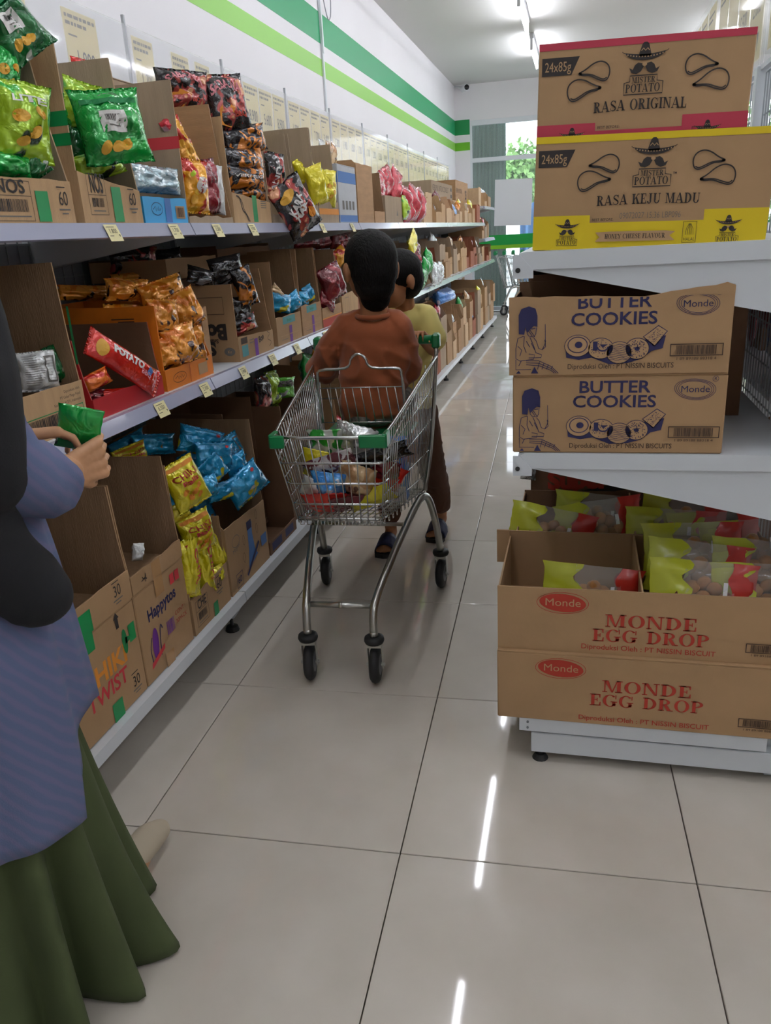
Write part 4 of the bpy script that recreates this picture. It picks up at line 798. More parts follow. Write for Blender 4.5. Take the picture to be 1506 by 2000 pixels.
LB('orange flat pack under the black bag at the back', F_ORANGE, 2.17, 1.19, -1.42, .24, .07, .05, 0, 0, 0, 74)
gb = 'dark packs at the back of the middle shelf'
for q, (y, z, X, w, r, mm) in enumerate(((2.2, 1.245, -1.45, .24, .2, F_BLACKR), (2.42, 1.235, -1.45, .26, -.3, F_BLACKG), (2.85, 1.26, -1.5, .3, 1.3, F_BLACKG), (3.15, 1.235, -1.5, .3, .1, F_BLACKR), (3.45, 1.235, -1.45, .24, .1, F_MAROON), (3.7, 1.235, -1.4, .24, 0, F_MAROON), (3.95, 1.22, -1.35, .24, .2, F_MAROON))):
    LB('%s pack at the back of the middle shelf, %s from the near end' % (['black and red', 'black and grey', 'black and grey', 'black and brown', 'maroon', 'maroon', 'maroon'][q], ordn[q]), mm, y, z, X, w, .13, .1, 0, r * .3, 0, 80 + q, gb)
gs = 'black packs in the script-lettered carton'
for q, (y, z, X, w, h, r, mm) in enumerate(((2.5, 1.15, -1.25, .17, .12, .3, F_BLACKG), (2.62, 1.145, -1.17, .2, .17, -.1, F_BLACKG), (2.73, 1.08, -1.12, .12, .25, -.25, F_BLACKO), (2.66, 1.0, -1.15, .15, .2, .15, F_BLACKG), (2.7, .955, -1.13, .18, .11, -.2, F_BLACKR))):
    LB('black pack, ' + ['silver-labelled, on the near rim', 'topmost with two silver patches', 'curling over with an orange edge', 'inside below the topmost', 'crumpled on the carton floor'][q], mm, y, z, X, w, h, .07, 0, r, 0, 90 + q, gs, wr=1.4)
for q, (y, z, w, r, mm) in enumerate(((2.95, .985, .15, .2, F_CYAN), (3.06, .98, .14, -.4, F_BLUE), (3.2, .995, .13, .1, F_BLUE), (3.27, 1.0, .1, -.3, F_CYAN), (3.0, 1.0, .1, .8, F_TAN))):
    LB('blue and yellow pack, ' + ['near end of the torn-edged carton', 'far end of the torn-edged carton', 'in the farther purple-taped carton', 'sticking up in the farther purple-taped carton', 'pale one lying atop in the torn-edged carton'][q], mm, y, z, -1.14, w, .12, .06, 0, r, 0, 100 + q, 'blue packs in the purple-taped cartons')
LB('shiny maroon pack bulging out of its carton beside the boy', F_MAROON, 3.56, 1.09, -1.11, .2, .17, .09, 0, -.3, 0, 105, 'maroon packs beside the boy'); LB('small maroon pack below the bulging one', F_MAROON, 3.52, .99, -1.13, .14, .1, .07, 0, .4, 0, 106, 'maroon packs beside the boy')
LB('yellow and red pack above the maroon ones', F_REDY, 3.78, 1.16, -1.2, .12, .12, .05, 0, -.5, 0, 107)
# ---- bottom shelf
Z3 = .149
def lowbox(label, y0, y1, H0=.266): return closed_carton(label, (-1.085, y0, Z3), H, y1 - y0, .42, H0, K6, gB)
t = lowbox('closed kraft carton printed CHIKI Twist in orange and red, bottom shelf', 1.275, 1.6)
P = fp(t); P.text(('lettering', 'ink_orange'), 'CHIKI', .165, .125, .05, width=.19, bold=.03, rot=0); P.text(('lettering', 'ink_cherry'), 'TWIST', .165, .075, .042, width=.17, bold=.02); P.ell(('printed_corn', 'ink_green'), .262, .175, .011, .034); P.poly(('printed_corn', 'ink_green'), [(.262, .165), (.285, .17), (.285, .18), (.265, .185)])
P.rect(('tape_strip', 'green_tape'), .283, .16, .312, .208); P.rect(('tape_strip', 'green_tape'), .165, .0, .21, .05); P.rect(('tape_strip', 'green_tape'), .1, .22, .145, .266); count_mark(P, .28, .04, .03, '30'); P.poly(('printed_arrow', 'ink_black'), [(.235, .222), (.247, .222), (.247, .248), (.253, .248), (.241, .265), (.229, .248), (.235, .248)]); P.build(t)
t = LC('open empty kraft carton marked 30, green tape joining it to the CHIKI Twist one below', 1.275, 1.6, Z3 + .267, .075, .295, .29, .295, X=-1.083, m=K6, mi=K3, amp=.003, group=gB)
P = fp(t); count_mark(P, .265, .033, .03, '30'); P.rect(('tape_strip', 'green_tape'), .1, .0, .15, .055); P.barcode(('barcode', 'ink_black'), .01, .01, .07, .035, 20, 4); P.build(t)
t = lowbox('closed kraft carton printed Happytos above a corn cob drawing, bottom shelf', 1.605, 1.872)
P = fp(t); P.text(('lettering', 'ink_navy'), 'Happytos', .125, .17, .034, width=.155, bold=.03, rot=.04)
P.ell(('printed_corn', 'ink_purple'), .065, .095, .016, .045, -.1); P.stroke(('printed_corn', 'ink_navy'), smooth_path([(.085, .05, 0), (.09, .1, 0), (.1, .14, 0), (.108, .12, 0)]), .004); P.stroke(('printed_corn', 'ink_navy'), smooth_path([(.05, .12, 0), (.035, .09, 0), (.04, .05, 0)]), .003); P.poly(('printed_banner', 'ink_cherry'), [(.03, .035), (.105, .06), (.107, .075), (.032, .05)]); P.text(('lettering', 'ink_navy'), 'TORTILLA', .068, .052, .009, width=.06, rot=.32, bold=0)
P.barcode(('barcode', 'ink_purple'), .13, .085, .175, .125, 18, 6); P.text(('lettering', 'ink_red'), 'CONT :', .21, .12, .013, bold=.0); P.text(('lettering', 'ink_red'), '30PACK', .212, .095, .013, bold=.0)
P.rect(('red_symbol', 'ink_cherry'), .18, .215, .203, .245); P.rect(('red_symbol', 'ink_cherry'), .208, .215, .231, .245); P.rect(('tape_strip', 'clear_tape'), .1, .0, .145, .04); P.rect(('tape_strip', 'clear_tape'), .1, .215, .145, .266); P.build(t)
t = LC('open kraft carton above the Happytos one, a crumpled white pack at its bottom', 1.605, 1.872, Z3 + .267, .05, .295, .295, .295, X=-1.083, m=K6, mi=K3, amp=.004, group=gB)
P = fp(t); P.rect(('tape_strip', 'clear_tape'), .1, .0, .145, .048); P.stroke(('printed_bird', 'ink_black'), [(.05, .03), (.06, .02), (.068, .035), (.064, .012)], .003); P.stroke(('printed_bird', 'ink_black'), [(.045, .02), (.06, .024), (.072, .018)], .003); P.build(t)
t = LC('kraft carton printed CHE and 60, packed with yellow ball-snack bags', 1.885, 2.14, Z3, .115, .5, .53, .29, X=-1.085, m=K6, mi=K3, amp=.003, hf2=.13, group=gB, cuts=.0)
P = fp(t); nos(P, .02, .018, .1, .1, 'CHE', .066); count_mark(P, .185, .075, .032); P.rect(('tape_strip', 'green_tape'), .13, .0, .16, .045); P.build(t)
t = LC('tall kraft carton printed with a blue tower, heaped with blue packs', 2.155, 2.49, Z3, .235, .5, .26, .52, X=-1.085, m=K6, mi=K3, amp=.003, hf2=.225, group=gB)
P = fp(t); NV = 'ink_blue'
P.poly(('printed_tower', NV), [(.15, .035), (.235, .06), (.215, .09), (.205, .15), (.21, .19), (.17, .185), (.165, .1)]); P.rect(('printed_tower', 'ink_navy'), .165, .17, .205, .2); P.stroke(('printed_emblem', 'ink_grey'), _ell(.07, .17, .03, .02, 14), .002); P.text(('lettering', 'ink_grey'), 'Mayasi', .07, .14, .016, rot=.3, bold=0)
for q, (a, b) in enumerate(((.13, .15), (.12, .09), (.245, .15), (.25, .2), (.245, .08))): P.stroke(('printed_nuts', 'ink_brown'), _ell(a, b, .008, .018, 10), .0015)
P.rect(('printed_panel', NV), .27, .07, .32, .11); P.stroke(('printed_banner', 'ink_navy'), [(.13, .02), (.25, .1)], .012); P.frame(('printed_frame', 'ink_navy'), .04, .01, .09, .06, .002); P.text(('lettering', 'ink_navy'), '60', .064, .024, .024, bold=.01); P.build(t)
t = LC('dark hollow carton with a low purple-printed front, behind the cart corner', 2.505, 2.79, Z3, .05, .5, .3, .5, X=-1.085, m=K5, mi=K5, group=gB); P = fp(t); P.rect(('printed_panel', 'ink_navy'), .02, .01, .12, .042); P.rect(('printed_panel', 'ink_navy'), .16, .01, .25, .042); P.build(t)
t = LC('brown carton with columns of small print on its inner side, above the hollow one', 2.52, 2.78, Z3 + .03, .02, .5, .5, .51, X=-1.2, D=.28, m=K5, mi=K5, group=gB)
LB('crumpled white pack at the bottom of the open carton above Happytos', F_WHITE, 1.7, .48, -1.14, .06, .07, .04, 0, .3, 0, 110)
gc = 'yellow ball-snack bags in the CHE carton'
LB('yellow ball-snack bag leaning out at the top, wordmark upright', F_YEL, 2.0, .6, -1.09, .17, .21, .08, -.1, -.3, -.15, 111, gc, pr_balls(), n=(22, 26))
LB('yellow bag squashed under the leaning one', F_YEL, 1.97, .5, -1.12, .17, .09, .07, 0, -.2, 0, 112, gc)
LB('yellow ball-snack bag standing sideways in the middle', F_YEL, 2.03, .42, -1.1, .17, .21, .08, 0, -.15, -.1, 113, gc, pr_balls('CHIKI', 'Ball'), n=(22, 26))
LB('yellow bag with an orange stripe at the front of the carton', F_YEL, 1.98, .31, -1.09, .1, .24, .06, 0, .06, 0, 114, gc, pr_stripe, n=(18, 24))
LB('yellow bag with an orange stripe, next inside', F_YEL, 2.04, .32, -1.1, .1, .25, .06, 0, .03, 0, 115, gc, pr_stripe, n=(18, 24))
LB('yellow bag at the far side of the CHE carton', F_YEL, 2.1, .37, -1.12, .1, .28, .06, 0, -.08, 0, 116, gc)
LB('yellow bag low in the far corner', F_YEL, 2.08, .27, -1.1, .1, .1, .06, 0, -.08, 0, 117, gc)
LB('yellow ball-snack bag showing above the open empty cartons', F_YEL, 1.79, .72, -1.3, .15, .16, .07, 0, -.1, 0, 118, gc, pr_balls(), n=(20, 22))
gl = 'blue packs heaped in the tower-print carton'
for q, (y, z, X, w, h, r, mm) in enumerate(((2.17, .66, -1.18, .18, .15, .4, F_CYAN), (2.27, .625, -1.13, .17, .17, .2, F_CYAN), (2.37, .6, -1.15, .14, .17, -.3, F_BLUE), (2.42, .545, -1.1, .14, .14, -.2, F_BLUE), (2.27, .53, -1.12, .13, .2, -.5, F_CYAN), (2.2, .455, -1.12, .12, .15, 0, F_BLUE), (2.38, .48, -1.09, .18, .13, -.45, F_CYAN), (2.05, .69, -1.35, .2, .14, .2, F_BLUE), (1.92, .68, -1.4, .2, .14, -.2, F_BLUE), (2.25, .44, -1.12, .18, .1, .1, F_CYAN))):
    LB('blue and yellow pack, ' + ['topmost with a red dot', 'wide one under the topmost', 'standing on end with fine print', 'small one at the far rim', 'slanting down in the middle', 'deep at the near side', 'spilling over the front rim', 'behind the carton under the shelf', 'farthest back in shadow', 'at the bottom of the heap'][q], mm, y, z, X, w, h, .065, -.1, r, -.1, 120 + q, gl, (lambda P, w, h: (P.ell(('red_dot', 'ink_cherry'), .28 * w, .3 * h, .06 * w, .05 * h), P.ell(('white_dot', 'ink_white'), 0, -.1 * h, .08 * w, .07 * h))) if q in (0, 1, 6) else pr_nutri if q == 2 else None, wr=1.3, n=(18, 20))
LB('green and grey chips bag lying behind the cart, wordmark Twist', foil('green_grey', '4fae1c', '5cc024', 'a8adb0', 7), 3.12, .69, -1.2, .22, .14, .08, 0, .1, 0, 135, None, lambda P, w, h: (P.rect(('grey_band', 'ink_grey'), -.4 * w, .08 * h, .4 * w, .36 * h), P.text(('lettering', 'ink_black'), 'TWIST', 0, .12 * h, .2 * h, width=.7 * w, bold=.05)))
LC('dark carton holding the green and grey chips bag behind the cart', 2.85, 3.35, Z3, .42, .45, .45, .45, X=-1.12, m=K5, mi=K5, group=gB)
for q, (y, mm) in enumerate(((2.86, F_BLACKR), (2.96, F_LIME), (3.42, F_GREEN), (3.55, F_ORANGE))): LB('%s pack on the dark cartons behind the cart' % ['black', 'yellow-green', 'bright green', 'orange'][q], mm, y, .68, -1.2, .14, .15, .06, 0, .1 * q, 0, 140 + q, 'packs behind the cart')
# ---------------------------------------------------------------- left shelves, far cartons
KS = [K1, K2, K4, K6, mat('kraft_pale', 'c6a884', .85, var=.05), mat('kraft_red', '94583c', .85, var=.05)]
far_foils = [F_YEL, F_SILV, F_GREEN, F_CRIM, F_BLUW, F_TAN, F_BROWN, F_ORANGE, F_MAROON, F_REDY]
def farrow(y0, y1, z, X, hmax, lv, stack=False, seed=1, D=.4):
    r = random.Random(seed); y = y0; n = 0
    ordw = ['first', 'second', 'third', 'fourth', 'fifth', 'sixth', 'seventh', 'eighth', 'ninth', 'tenth']
    while y < y1 - .12:
        L = min(r.uniform(.17, .3), y1 - y); m = r.choice(KS); nm = '%s, %s from the near end' % (lv, ordn[n] if n < 30 else str(n + 1) + 'th')
        top = r.uniform(.75, 1) * hmax; zz = z; w = 0
        if stack and r.random() < .65:
            hh = top * r.uniform(.35, .5)
            bm = bmesh.new(); bbox(bm, 0, 0, 0, L, D, hh - .002, .002)
            if r.random() < .7: bbox(bm, L * .45, -.0008, 0, L * .56, 0, hh - .002)
            o = bmobj('carton', bm, m, None, loc=(X + r.uniform(-.03, .01), y, zz), rot=(0, 0, H)); tag(o, 'closed lower carton, %s' % nm, 'carton', 'far cartons on the left shelves'); zz += hh; top -= hh
        hf = top * r.choice((.35, .5, .7, .95)); hs = top * r.uniform(.8, 1)
        o = carton('%s carton, %s' % (r.choice(('open', 'cut-open', 'torn-open')), nm), (X + r.uniform(-.04, .012), y, zz), H, L, D, hf, top, hs, top * r.uniform(.8, 1), m=m, amp=.01, cutn=r.uniform(0, .06), cuts=r.uniform(0, .06), group='far cartons on the left shelves', simple=True)
        if hf < top * .72 and r.random() < .6:
            mm = r.choice(far_foils)
            for q in range(2):
                LB('%s, %s, %s half' % (mm.name.replace('_foil', '').replace('_', ' '), nm, ('near', 'far')[q]), mm, y + L * (.3 + .4 * q), zz + hf + r.uniform(-.01, .04), X - .07, L * .5, .15, .06, 0, r.uniform(-.4, .4), 0, 200 + n % 6, 'packs in the far cartons', n=(8, 10))
        y += L + r.uniform(.004, .02); n += 1
farrow(6.1, 9.62, 1.31, -1.125, .24, 'top left shelf beyond crimson packs', seed=3, D=.12)
farrow(4.08, 9.62, .865, -1.12, .33, 'middle left shelf beyond the boys', True, seed=5)
farrow(3.6, 10.7, .149, -1.09, .55, 'bottom left shelf beyond the cart', True, seed=8)
farrow(9.66, 10.7, .865, -1.12, .2, 'last section, lower shelf', seed=9)
farrow(9.66, 10.7, 1.135, -1.12, .27, 'last section, middle shelf', seed=10)
farrow(9.66, 10.7, 1.49, -1.12, .22, 'last section, top shelf', seed=11)
# the large carton with 25 printed, top shelf end
t = closed_carton('large kraft carton printed 25 at the back of the top shelf', (-1.26, 8.6, 1.31), H, .95, .3, .42, K1); P = fp(t); P.text(('lettering', 'ink_black'), '25', .75, .25, .09, bold=.03); P.frame(('printed_frame', 'ink_black'), .66, .08, .86, .17, .01); P.text(('lettering', 'ink_brown'), 'KERUPUK LIMIT CONSUL', .25, .3, .045, width=.45, bold=0); P.build(t)
t = closed_carton('long kraft carton with dark printed line behind the red heap, top shelf', (-1.28, 7.3, 1.31), H, 1.2, .28, .36, K4); P = fp(t); P.text(('lettering', 'ink_brown'), 'KERUPUK UNTUK CONSULT', .5, .28, .05, width=.9, bold=0); P.rect(('printed_bars', 'ink_black'), 1.08, .3, 1.15, .33); P.rect(('printed_bars', 'ink_black'), 1.08, .24, 1.15, .27); P.build(t)
LB('yellow pack leaning out high on the middle shelf behind the boy', F_YEL, 5.35, 1.17, -1.08, .22, .15, .06, 0, -.5, 0, 150); LB('dark red pack under the leaning yellow one', F_MAROON, 5.45, 1.10, -1.08, .17, .18, .09, 0, -.2, 0, 151)
for q, y in enumerate((5.5, 5.65, 5.8)): LB('bright green pack beyond the boy\'s ear, %s' % ('lowest', 'middle', 'uppermost')[q], F_GREEN, y, .95 + .05 * q, -1.06, .17, .16, .07, 0, .2 * q, 0, 152 + q, 'bright green packs beyond the boys')
for q, y in enumerate((5.95, 6.1, 6.25)): LB('silver pack standing at the middle shelf edge, %s' % ('nearest', 'middle', 'farthest')[q], F_SILV, y, .945, -1.05, .16, .16, .06, 0, .1, 0, 156 + q, 'silver packs at the middle shelf edge')
LB('blue plastic bag lying on the far bottom cartons', F_BLUW, 6.9, .72, -1.14, .6, .12, .2, 0, 0, 0, 160, wr=.6)
for q, (y, z, X, mm, lb) in enumerate(((2.08, .93, -1.27, F_ORANGE, 'orange pack deep in the orange carton, lowest near one'), (2.2, .93, -1.27, F_ORANGE, 'orange pack deep in the orange carton, lowest far one'), (2.1, 1.03, -1.29, F_ORANGE, 'orange pack deep in the orange carton, upper near one'), (2.2, 1.05, -1.29, F_ORANGE, 'orange pack deep in the orange carton, upper far one'), (2.6, .95, -1.28, F_BLACKG, 'black pack deep in the script-lettered carton, lower'), (2.66, 1.05, -1.3, F_BLACKG, 'black pack deep in the script-lettered carton, upper'),
        (2.24, .26, -1.27, F_CYAN, 'blue pack at the bottom of the tower-print carton'), (2.35, .36, -1.27, F_BLUE, 'blue pack inside the tower-print carton, far side'), (2.25, .46, -1.28, F_CYAN, 'blue pack inside the tower-print carton, near side'), (2.38, .52, -1.28, F_BLUE, 'blue pack high inside the tower-print carton'), (2.02, .25, -1.25, F_YEL, 'yellow bag deep in the CHE carton, lowest'), (2.02, .38, -1.25, F_YEL, 'yellow bag deep in the CHE carton, middle'), (2.02, .51, -1.26, F_YEL, 'yellow bag deep in the CHE carton, upper'))):
    LB(lb, mm, y, z, X, .16, .14, .09, 0, .1 * (q % 3 - 1), -.2, 620 + q)
# ---------------------------------------------------------------- right end: cartons
gR = 'cartons on the end of the right shelf unit'
def hat(P, cx, cy, s, k='ink_black', bg='ink_kraft', word=True, tm=False):
    P.g += 1; K_ = ('printed_hat_emblem', k); Kb = ('emblem_highlights', bg)
    P.poly(K_, [(cx - .3 * s, cy + .02 * s), (cx - .24 * s, cy + .22 * s), (cx - .15 * s, cy + .5 * s), (cx - .07 * s, cy + .58 * s), (cx + .06 * s, cy + .58 * s), (cx + .14 * s, cy + .5 * s), (cx + .22 * s, cy + .22 * s), (cx + .28 * s, cy + .02 * s)])
    brim = [(cx + 1.0 * s * a, cy + .12 * s * a * a + .16 * s - .06 * s) for a in [x / 8 for x in range(-8, 9)]]; low = [(cx + 1.0 * s * a, cy + .16 * s * a * a * a * a - .24 * s * (1 - a * a) + .1 * s) for a in [x / 8 for x in range(8, -9, -1)]]
    P.poly(K_, brim + low)
    for q in range(-7, 8):
        a = q / 8; P.poly(Kb, [(cx + a * s - .035 * s, cy + .1 * s + .05 * s * a * a - .12 * s * (1 - a * a)), (cx + a * s + .035 * s, cy + .1 * s + .05 * s * a * a - .12 * s * (1 - a * a)), (cx + a * s, cy + .17 * s + .05 * s * a * a - .12 * s * (1 - a * a))])
    P.stroke(Kb, [(cx - .18 * s, cy + .24 * s), (cx - .09 * s, cy + .34 * s), (cx, cy + .24 * s), (cx + .09 * s, cy + .34 * s), (cx + .17 * s, cy + .24 * s)], .035 * s)
    for sg in (-1, 1): P.poly(K_, [(cx + sg * .02 * s, cy - .36 * s), (cx + sg * .1 * s, cy - .26 * s), (cx + sg * .28 * s, cy - .22 * s), (cx + sg * .42 * s, cy - .32 * s), (cx + sg * .5 * s, cy - .5 * s), (cx + sg * .66 * s, cy - .42 * s), (cx + sg * .56 * s, cy - .62 * s), (cx + sg * .34 * s, cy - .68 * s), (cx + sg * .14 * s, cy - .58 * s)])
    P.ell(Kb, cx, cy - .3 * s, .1 * s, .08 * s)
    if word:
        P.text(K_, 'MISTER', cx, cy - 1.04 * s, .24 * s, width=1.02 * s, slab=True); P.text(K_, 'POTATO', cx - .02 * s, cy - 1.42 * s, .34 * s, width=1.5 * s, slab=True)
        P.stroke(K_, [(cx - .84 * s, cy - 1.5 * s), (cx + .84 * s, cy - 1.5 * s), (cx + .84 * s, cy - 1.02 * s), (cx + .58 * s, cy - .98 * s), (cx + .58 * s, cy - .74 * s), (cx - .6 * s, cy - .74 * s), (cx - .6 * s, cy - .98 * s), (cx - .84 * s, cy - 1.02 * s)], .045 * s, True)
        if tm: P.text(K_, 'TM', cx + 1.0 * s, cy - 1.0 * s, .09 * s, bold=.02)
def chip(P, cx, cy, w, h, rot, flip=1):
    c, s = math.cos(rot), math.sin(rot); k = ('printed_chip_outline', 'ink_black')
    def tr(p): x, y = p[0] * flip * w, p[1] * h; return (cx + x * c - y * s, cy + x * s + y * c)
    o = smooth_path([Vector((a, b, 0)) for a, b in ((-.5, -.02), (-.3, .12), (-.05, .42), (.2, .52), (.42, .35), (.5, .0), (.44, -.38), (.3, -.48), (.1, -.36), (-.15, -.14), (-.4, -.14), (-.5, -.02))], 2)
    P.g += 1; P.stroke(k, [tr(p) for p in o], .0024, True); P.stroke(k, [tr(p) for p in smooth_path([(-.44, -.06, 0), (-.1, -.1, 0), (.12, -.28, 0), (.3, -.4, 0), (.4, -.3, 0)], 2)], .0022); P.ell(k, *tr((-.46, -.05)), .0035, .0028)
def potato_box(label, loc, L, Hh, acc, flav, eng, date, D=.30, tilt=(0, 0), rz=0, cut=0, opened=False):
    if opened: t = carton(label, loc, rz, L, D, Hh, Hh, Hh, Hh, m=K6, mi=K3, amp=.0006, cutn=0, cuts=0, group=gR, tilt=tilt[1])
    else: t = closed_carton(label, loc, rz, L, D, Hh, K6, gR, tilt=tilt)
    P = fp(t); a = ('colour_band', acc); V = Hh
    P.rect(a, 0, V - .012, L, V); P.poly(a, [(0, 0), (L, 0), (L, .068), (L - .113, .068), (L - .113, .049), (.108, .049), (.108, .063), (0, .063)])
    P.poly(('black_tag', 'ink_black'), [(.006, V - .054), (.06, V - .054), (.074, V - .024), (.006, V - .024)]); P.text(('tag_lettering', 'ink_kraft'), '24x85g', .011, V - .047, .0165, align='L', bold=.0, width=.048)
    cx = L * .505; hat(P, cx, V - .033, .0405, tm=eng is not None); P.text(('lettering', 'ink_black'), flav, cx - .004, .079, .018, width=.188 if len(flav) > 13 else .165, slab=True, arc=.002)
    for sg in (-1, 1):
        chip(P, cx + (-.088 if sg < 0 else .098), V - .052, .056, .034, .0 if sg < 0 else .0, 1 if sg < 0 else -1); chip(P, cx + (-.106 if sg < 0 else .117), V - .08, .062, .037, .1, -1 if sg < 0 else 1)
    for x in (.066, L - .068): hat(P, x, .043, .0235, bg='ink_kraft')
    P.text(('lettering', 'ink_black'), 'BEST BEFORE:', .112, .052, .0048, align='L', bold=.0)
    if date: P.text(('date_stamp', 'ink_grey'), date, .163, .055, .0115, align='L', bold=-.01, width=.112)
    P.poly(('ribbon', 'ink_kraft'), [(.12, .014), (.128, .022), (.12, .031), (.145, .032), (.25, .032), (.268, .03), (.258, .023), (.268, .014), (.25, .014), (.145, .014)]); P.text(('ribbon_lettering', 'ink_black'), eng or 'ORIGINAL FLAVOUR', .194, .019, .0085, width=.112, slab=True)
    P.frame(('halal_mark', 'ink_black'), .281, .009, .306, .047, .0008); P.text(('halal_mark', 'ink_black'), 'HALAL', .2935, .0125, .006, width=.021, bold=.0)
    for q in range(5): P.stroke(('halal_mark', 'ink_black'), [(.2935 + (q - 2) * .0035, .023), (.2935 + (q - 2) * .003, .034), (.2935 + (q - 2) * .0008, .043)], .0008)
    P.build(t); return t
potato_box('yellow-banded chips carton printed RASA KEJU MADU on the top shelf', (-.094, 1.68, 1.2015), .43, .205, 'ink_yellow', 'RASA KEJU MADU', 'HONEY CHEESE FLAVOUR', '09072027 15:36 LBP096', D=.34, tilt=(0, .03), opened=True)
potato_box('red-banded chips carton printed RASA ORIGINAL, set into the open yellow-banded one', (-.089, 1.69, 1.364), .376, .2, 'ink_crimson', 'RASA ORIGINAL', None, None, D=.31, tilt=(0, .024))
closed_carton('plain liner carton inside the yellow-banded one', (-.07, 1.70, 1.208), 0, .36, .28, .155, K5, gR)
# butter cookies
def cookies_box(label, loc, L, Hh, D, cut=False, rz=0):
    if cut: t = carton(label, loc, rz, L, D, Hh, Hh + .01, Hh - .01, Hh + .01, m=K6, mi=K5, amp=.0015, cutn=0, cuts=0, hf2=Hh + .008, group=gR, prof=[(0, .157), (.03, .1575), (.06, .155), (.09, .1565), (.13, .154), (.17, .1545), (.2, .152), (.23, .1515), (.26, .150), (.285, .153), (.31, .158), (.34, .161), (.36, .164), (.39, .166), (.41, .171), (.425, .165)])
    else: t = closed_carton(label, loc, rz, L, D, Hh, K6, gR)
    P = Print((lambda u, v, l: (u, -.0006 - .0003 * l, min(v, .1495))) if cut else face_front(0)); k = ('lettering', 'ink_navy')
    P.text(k, 'BUTTER', .205, .128 if not cut else .131, .025, width=.142, bold=.018); P.text(k, 'COOKIES', .205, .098, .025, width=.165, bold=.018)
    cx, cy = .36, .133; K2_ = ('printed_oval', 'ink_navy')
    for q, s in enumerate((1, .9, .8)): P.stroke(K2_, [(cx + s * .039 * math.cos(a) * (1 + .06 * math.sin(a)), cy + s * .021 * math.sin(a) - .002 * math.cos(a)) for a in [2 * PI * i / 28 for i in range(28)]], .0009, True)
    P.text(('oval_lettering', 'ink_navy'), 'Monde', cx, cy - .0055, .0135, width=.055, bold=.0)
    P.stroke(K2_, _ell(cx + .037, cy + .021, .0055, .0055, 14), .0007); P.text(K2_, 'R', cx + .037, cy + .0185, .006, bold=0)
    C = ('printed_cookies', 'ink_navy'); Cb = ('cookie_highlights', 'ink_kraft')
    cs = [(.137, .058, .025, .021), (.182, .052, .024, .02), (.218, .043, .024, .021), (.252, .05, .022, .02)]
    P.poly(C, [(.113, .055), (.115, .035), (.14, .03), (.165, .034), (.2, .02), (.235, .022), (.262, .03), (.28, .045), (.3, .05), (.305, .075), (.24, .062)])
    for x, y, a, b in cs: P.ell(C, x, y, a + .0012, b + .0012, 0, 22)
    for x, y, a, b in cs: P.ell(Cb, x, y, a, b, 0, 22)
    P.poly(C, [(.262, .073), (.29, .095), (.308, .083), (.285, .053)]); P.poly(Cb, [(.264, .073), (.29, .093), (.306, .083), (.285, .056)])
    D2 = ('cookie_details', 'ink_navy'); r = random.Random(3)
    P.stroke(D2, _ell(.137, .06, .019, .0155, 22), .0018); P.ell(D2, .139, .06, .0075, .0065); P.rect(D2, .167, .048, .176, .066)
    P.stroke(D2, _ell(.186, .055, .01, .008, 12, PI, 2 * PI), .003); P.poly(D2, [(.18, .06), (.196, .06), (.186, .053)])
    for q in range(50): a = r.uniform(0, 2 * PI); d = math.sqrt(r.random()); P.ell(D2, .182 + .021 * d * math.cos(a), .052 + .017 * d * math.sin(a), .0012, .0008, r.random() * 3, 5)
    for q in range(9): P.stroke(D2, [(.198 + i * .0066, .029 + q * .0037 + .0013 * math.sin(i * 1.9 + q)) for i in range(7)], .0009)
    for q in range(80): a = r.uniform(0, 2 * PI); d = math.sqrt(r.random()); P.ell(D2, .252 + .019 * d * math.cos(a), .05 + .018 * d * math.sin(a), .0013, .0009, r.random() * 3, 5)
    P.ell(D2, .252, .05, .005, .004)
    for q in range(60): u, v = r.random(), r.random(); P.ell(D2, .268 + u * .021 + v * .014, .072 + u * .018 - v * .013, .0009, .0007, 0, 5)
    # drummer in a bearskin hat
    G_ = ('printed_drummer', 'ink_navy')
    P.poly(('bearskin_hat', 'ink_navy'), [(.02, .084), (.0195, .122), (.025, .134), (.04, .139), (.053, .134), (.057, .12), (.057, .098), (.05, .1), (.036, .086), (.033, .098), (.031, .083)])
    L_ = lambda pts, w=.0014: P.stroke(G_, pts, w)
    L_([(.036, .086), (.04, .08), (.05, .078), (.054, .084), (.055, .097)]); L_([(.034, .098), (.047, .08)], .0014); L_([(.045, .094), (.053, .095)], .0018); L_([(.037, .1), (.052, .078)])
    L_([(.03, .08), (.018, .076), (.014, .055), (.014, .035), (.022, .03), (.05, .033), (.052, .042), (.04, .044)]); L_([(.05, .076), (.055, .07), (.06, .055), (.067, .052), (.072, .062), (.074, .07)]); L_([(.067, .052), (.074, .058), (.072, .072)])
    L_([(.0725, .103), (.0735, .06)], .0012); L_([(.031, .08), (.03, .06), (.035, .047)]); L_([(.042, .078), (.05, .06), (.055, .045)]); L_([(.04, .036), (.065, .036), (.066, .042), (.055, .046)]); L_([(.018, .06), (.026, .052), (.022, .04)]); L_([(.035, .07), (.042, .058)]); L_([(.014, .033), (.014, .012), (.045, .012)]); L_([(.025, .03), (.02, .02)]); L_([(.045, .066), (.052, .052)])
    for q in range(3): L_([(.035 + .0 * q, .03 - q * .004), (.06, .03 - q * .005), (.085, .018 - q * .004), (.1 - q * .004, .004)], .0013)
    P.poly(G_, [(.045, .004), (.052, .018), (.056, .01), (.06, .004)]); P.poly(G_, [(.014, .004), (.02, .01), (.024, .004)])
    for q in range(4): L_([(.062 + .009 * q, .028 - q * .003), (.058 + .009 * q, .012)], .0012)
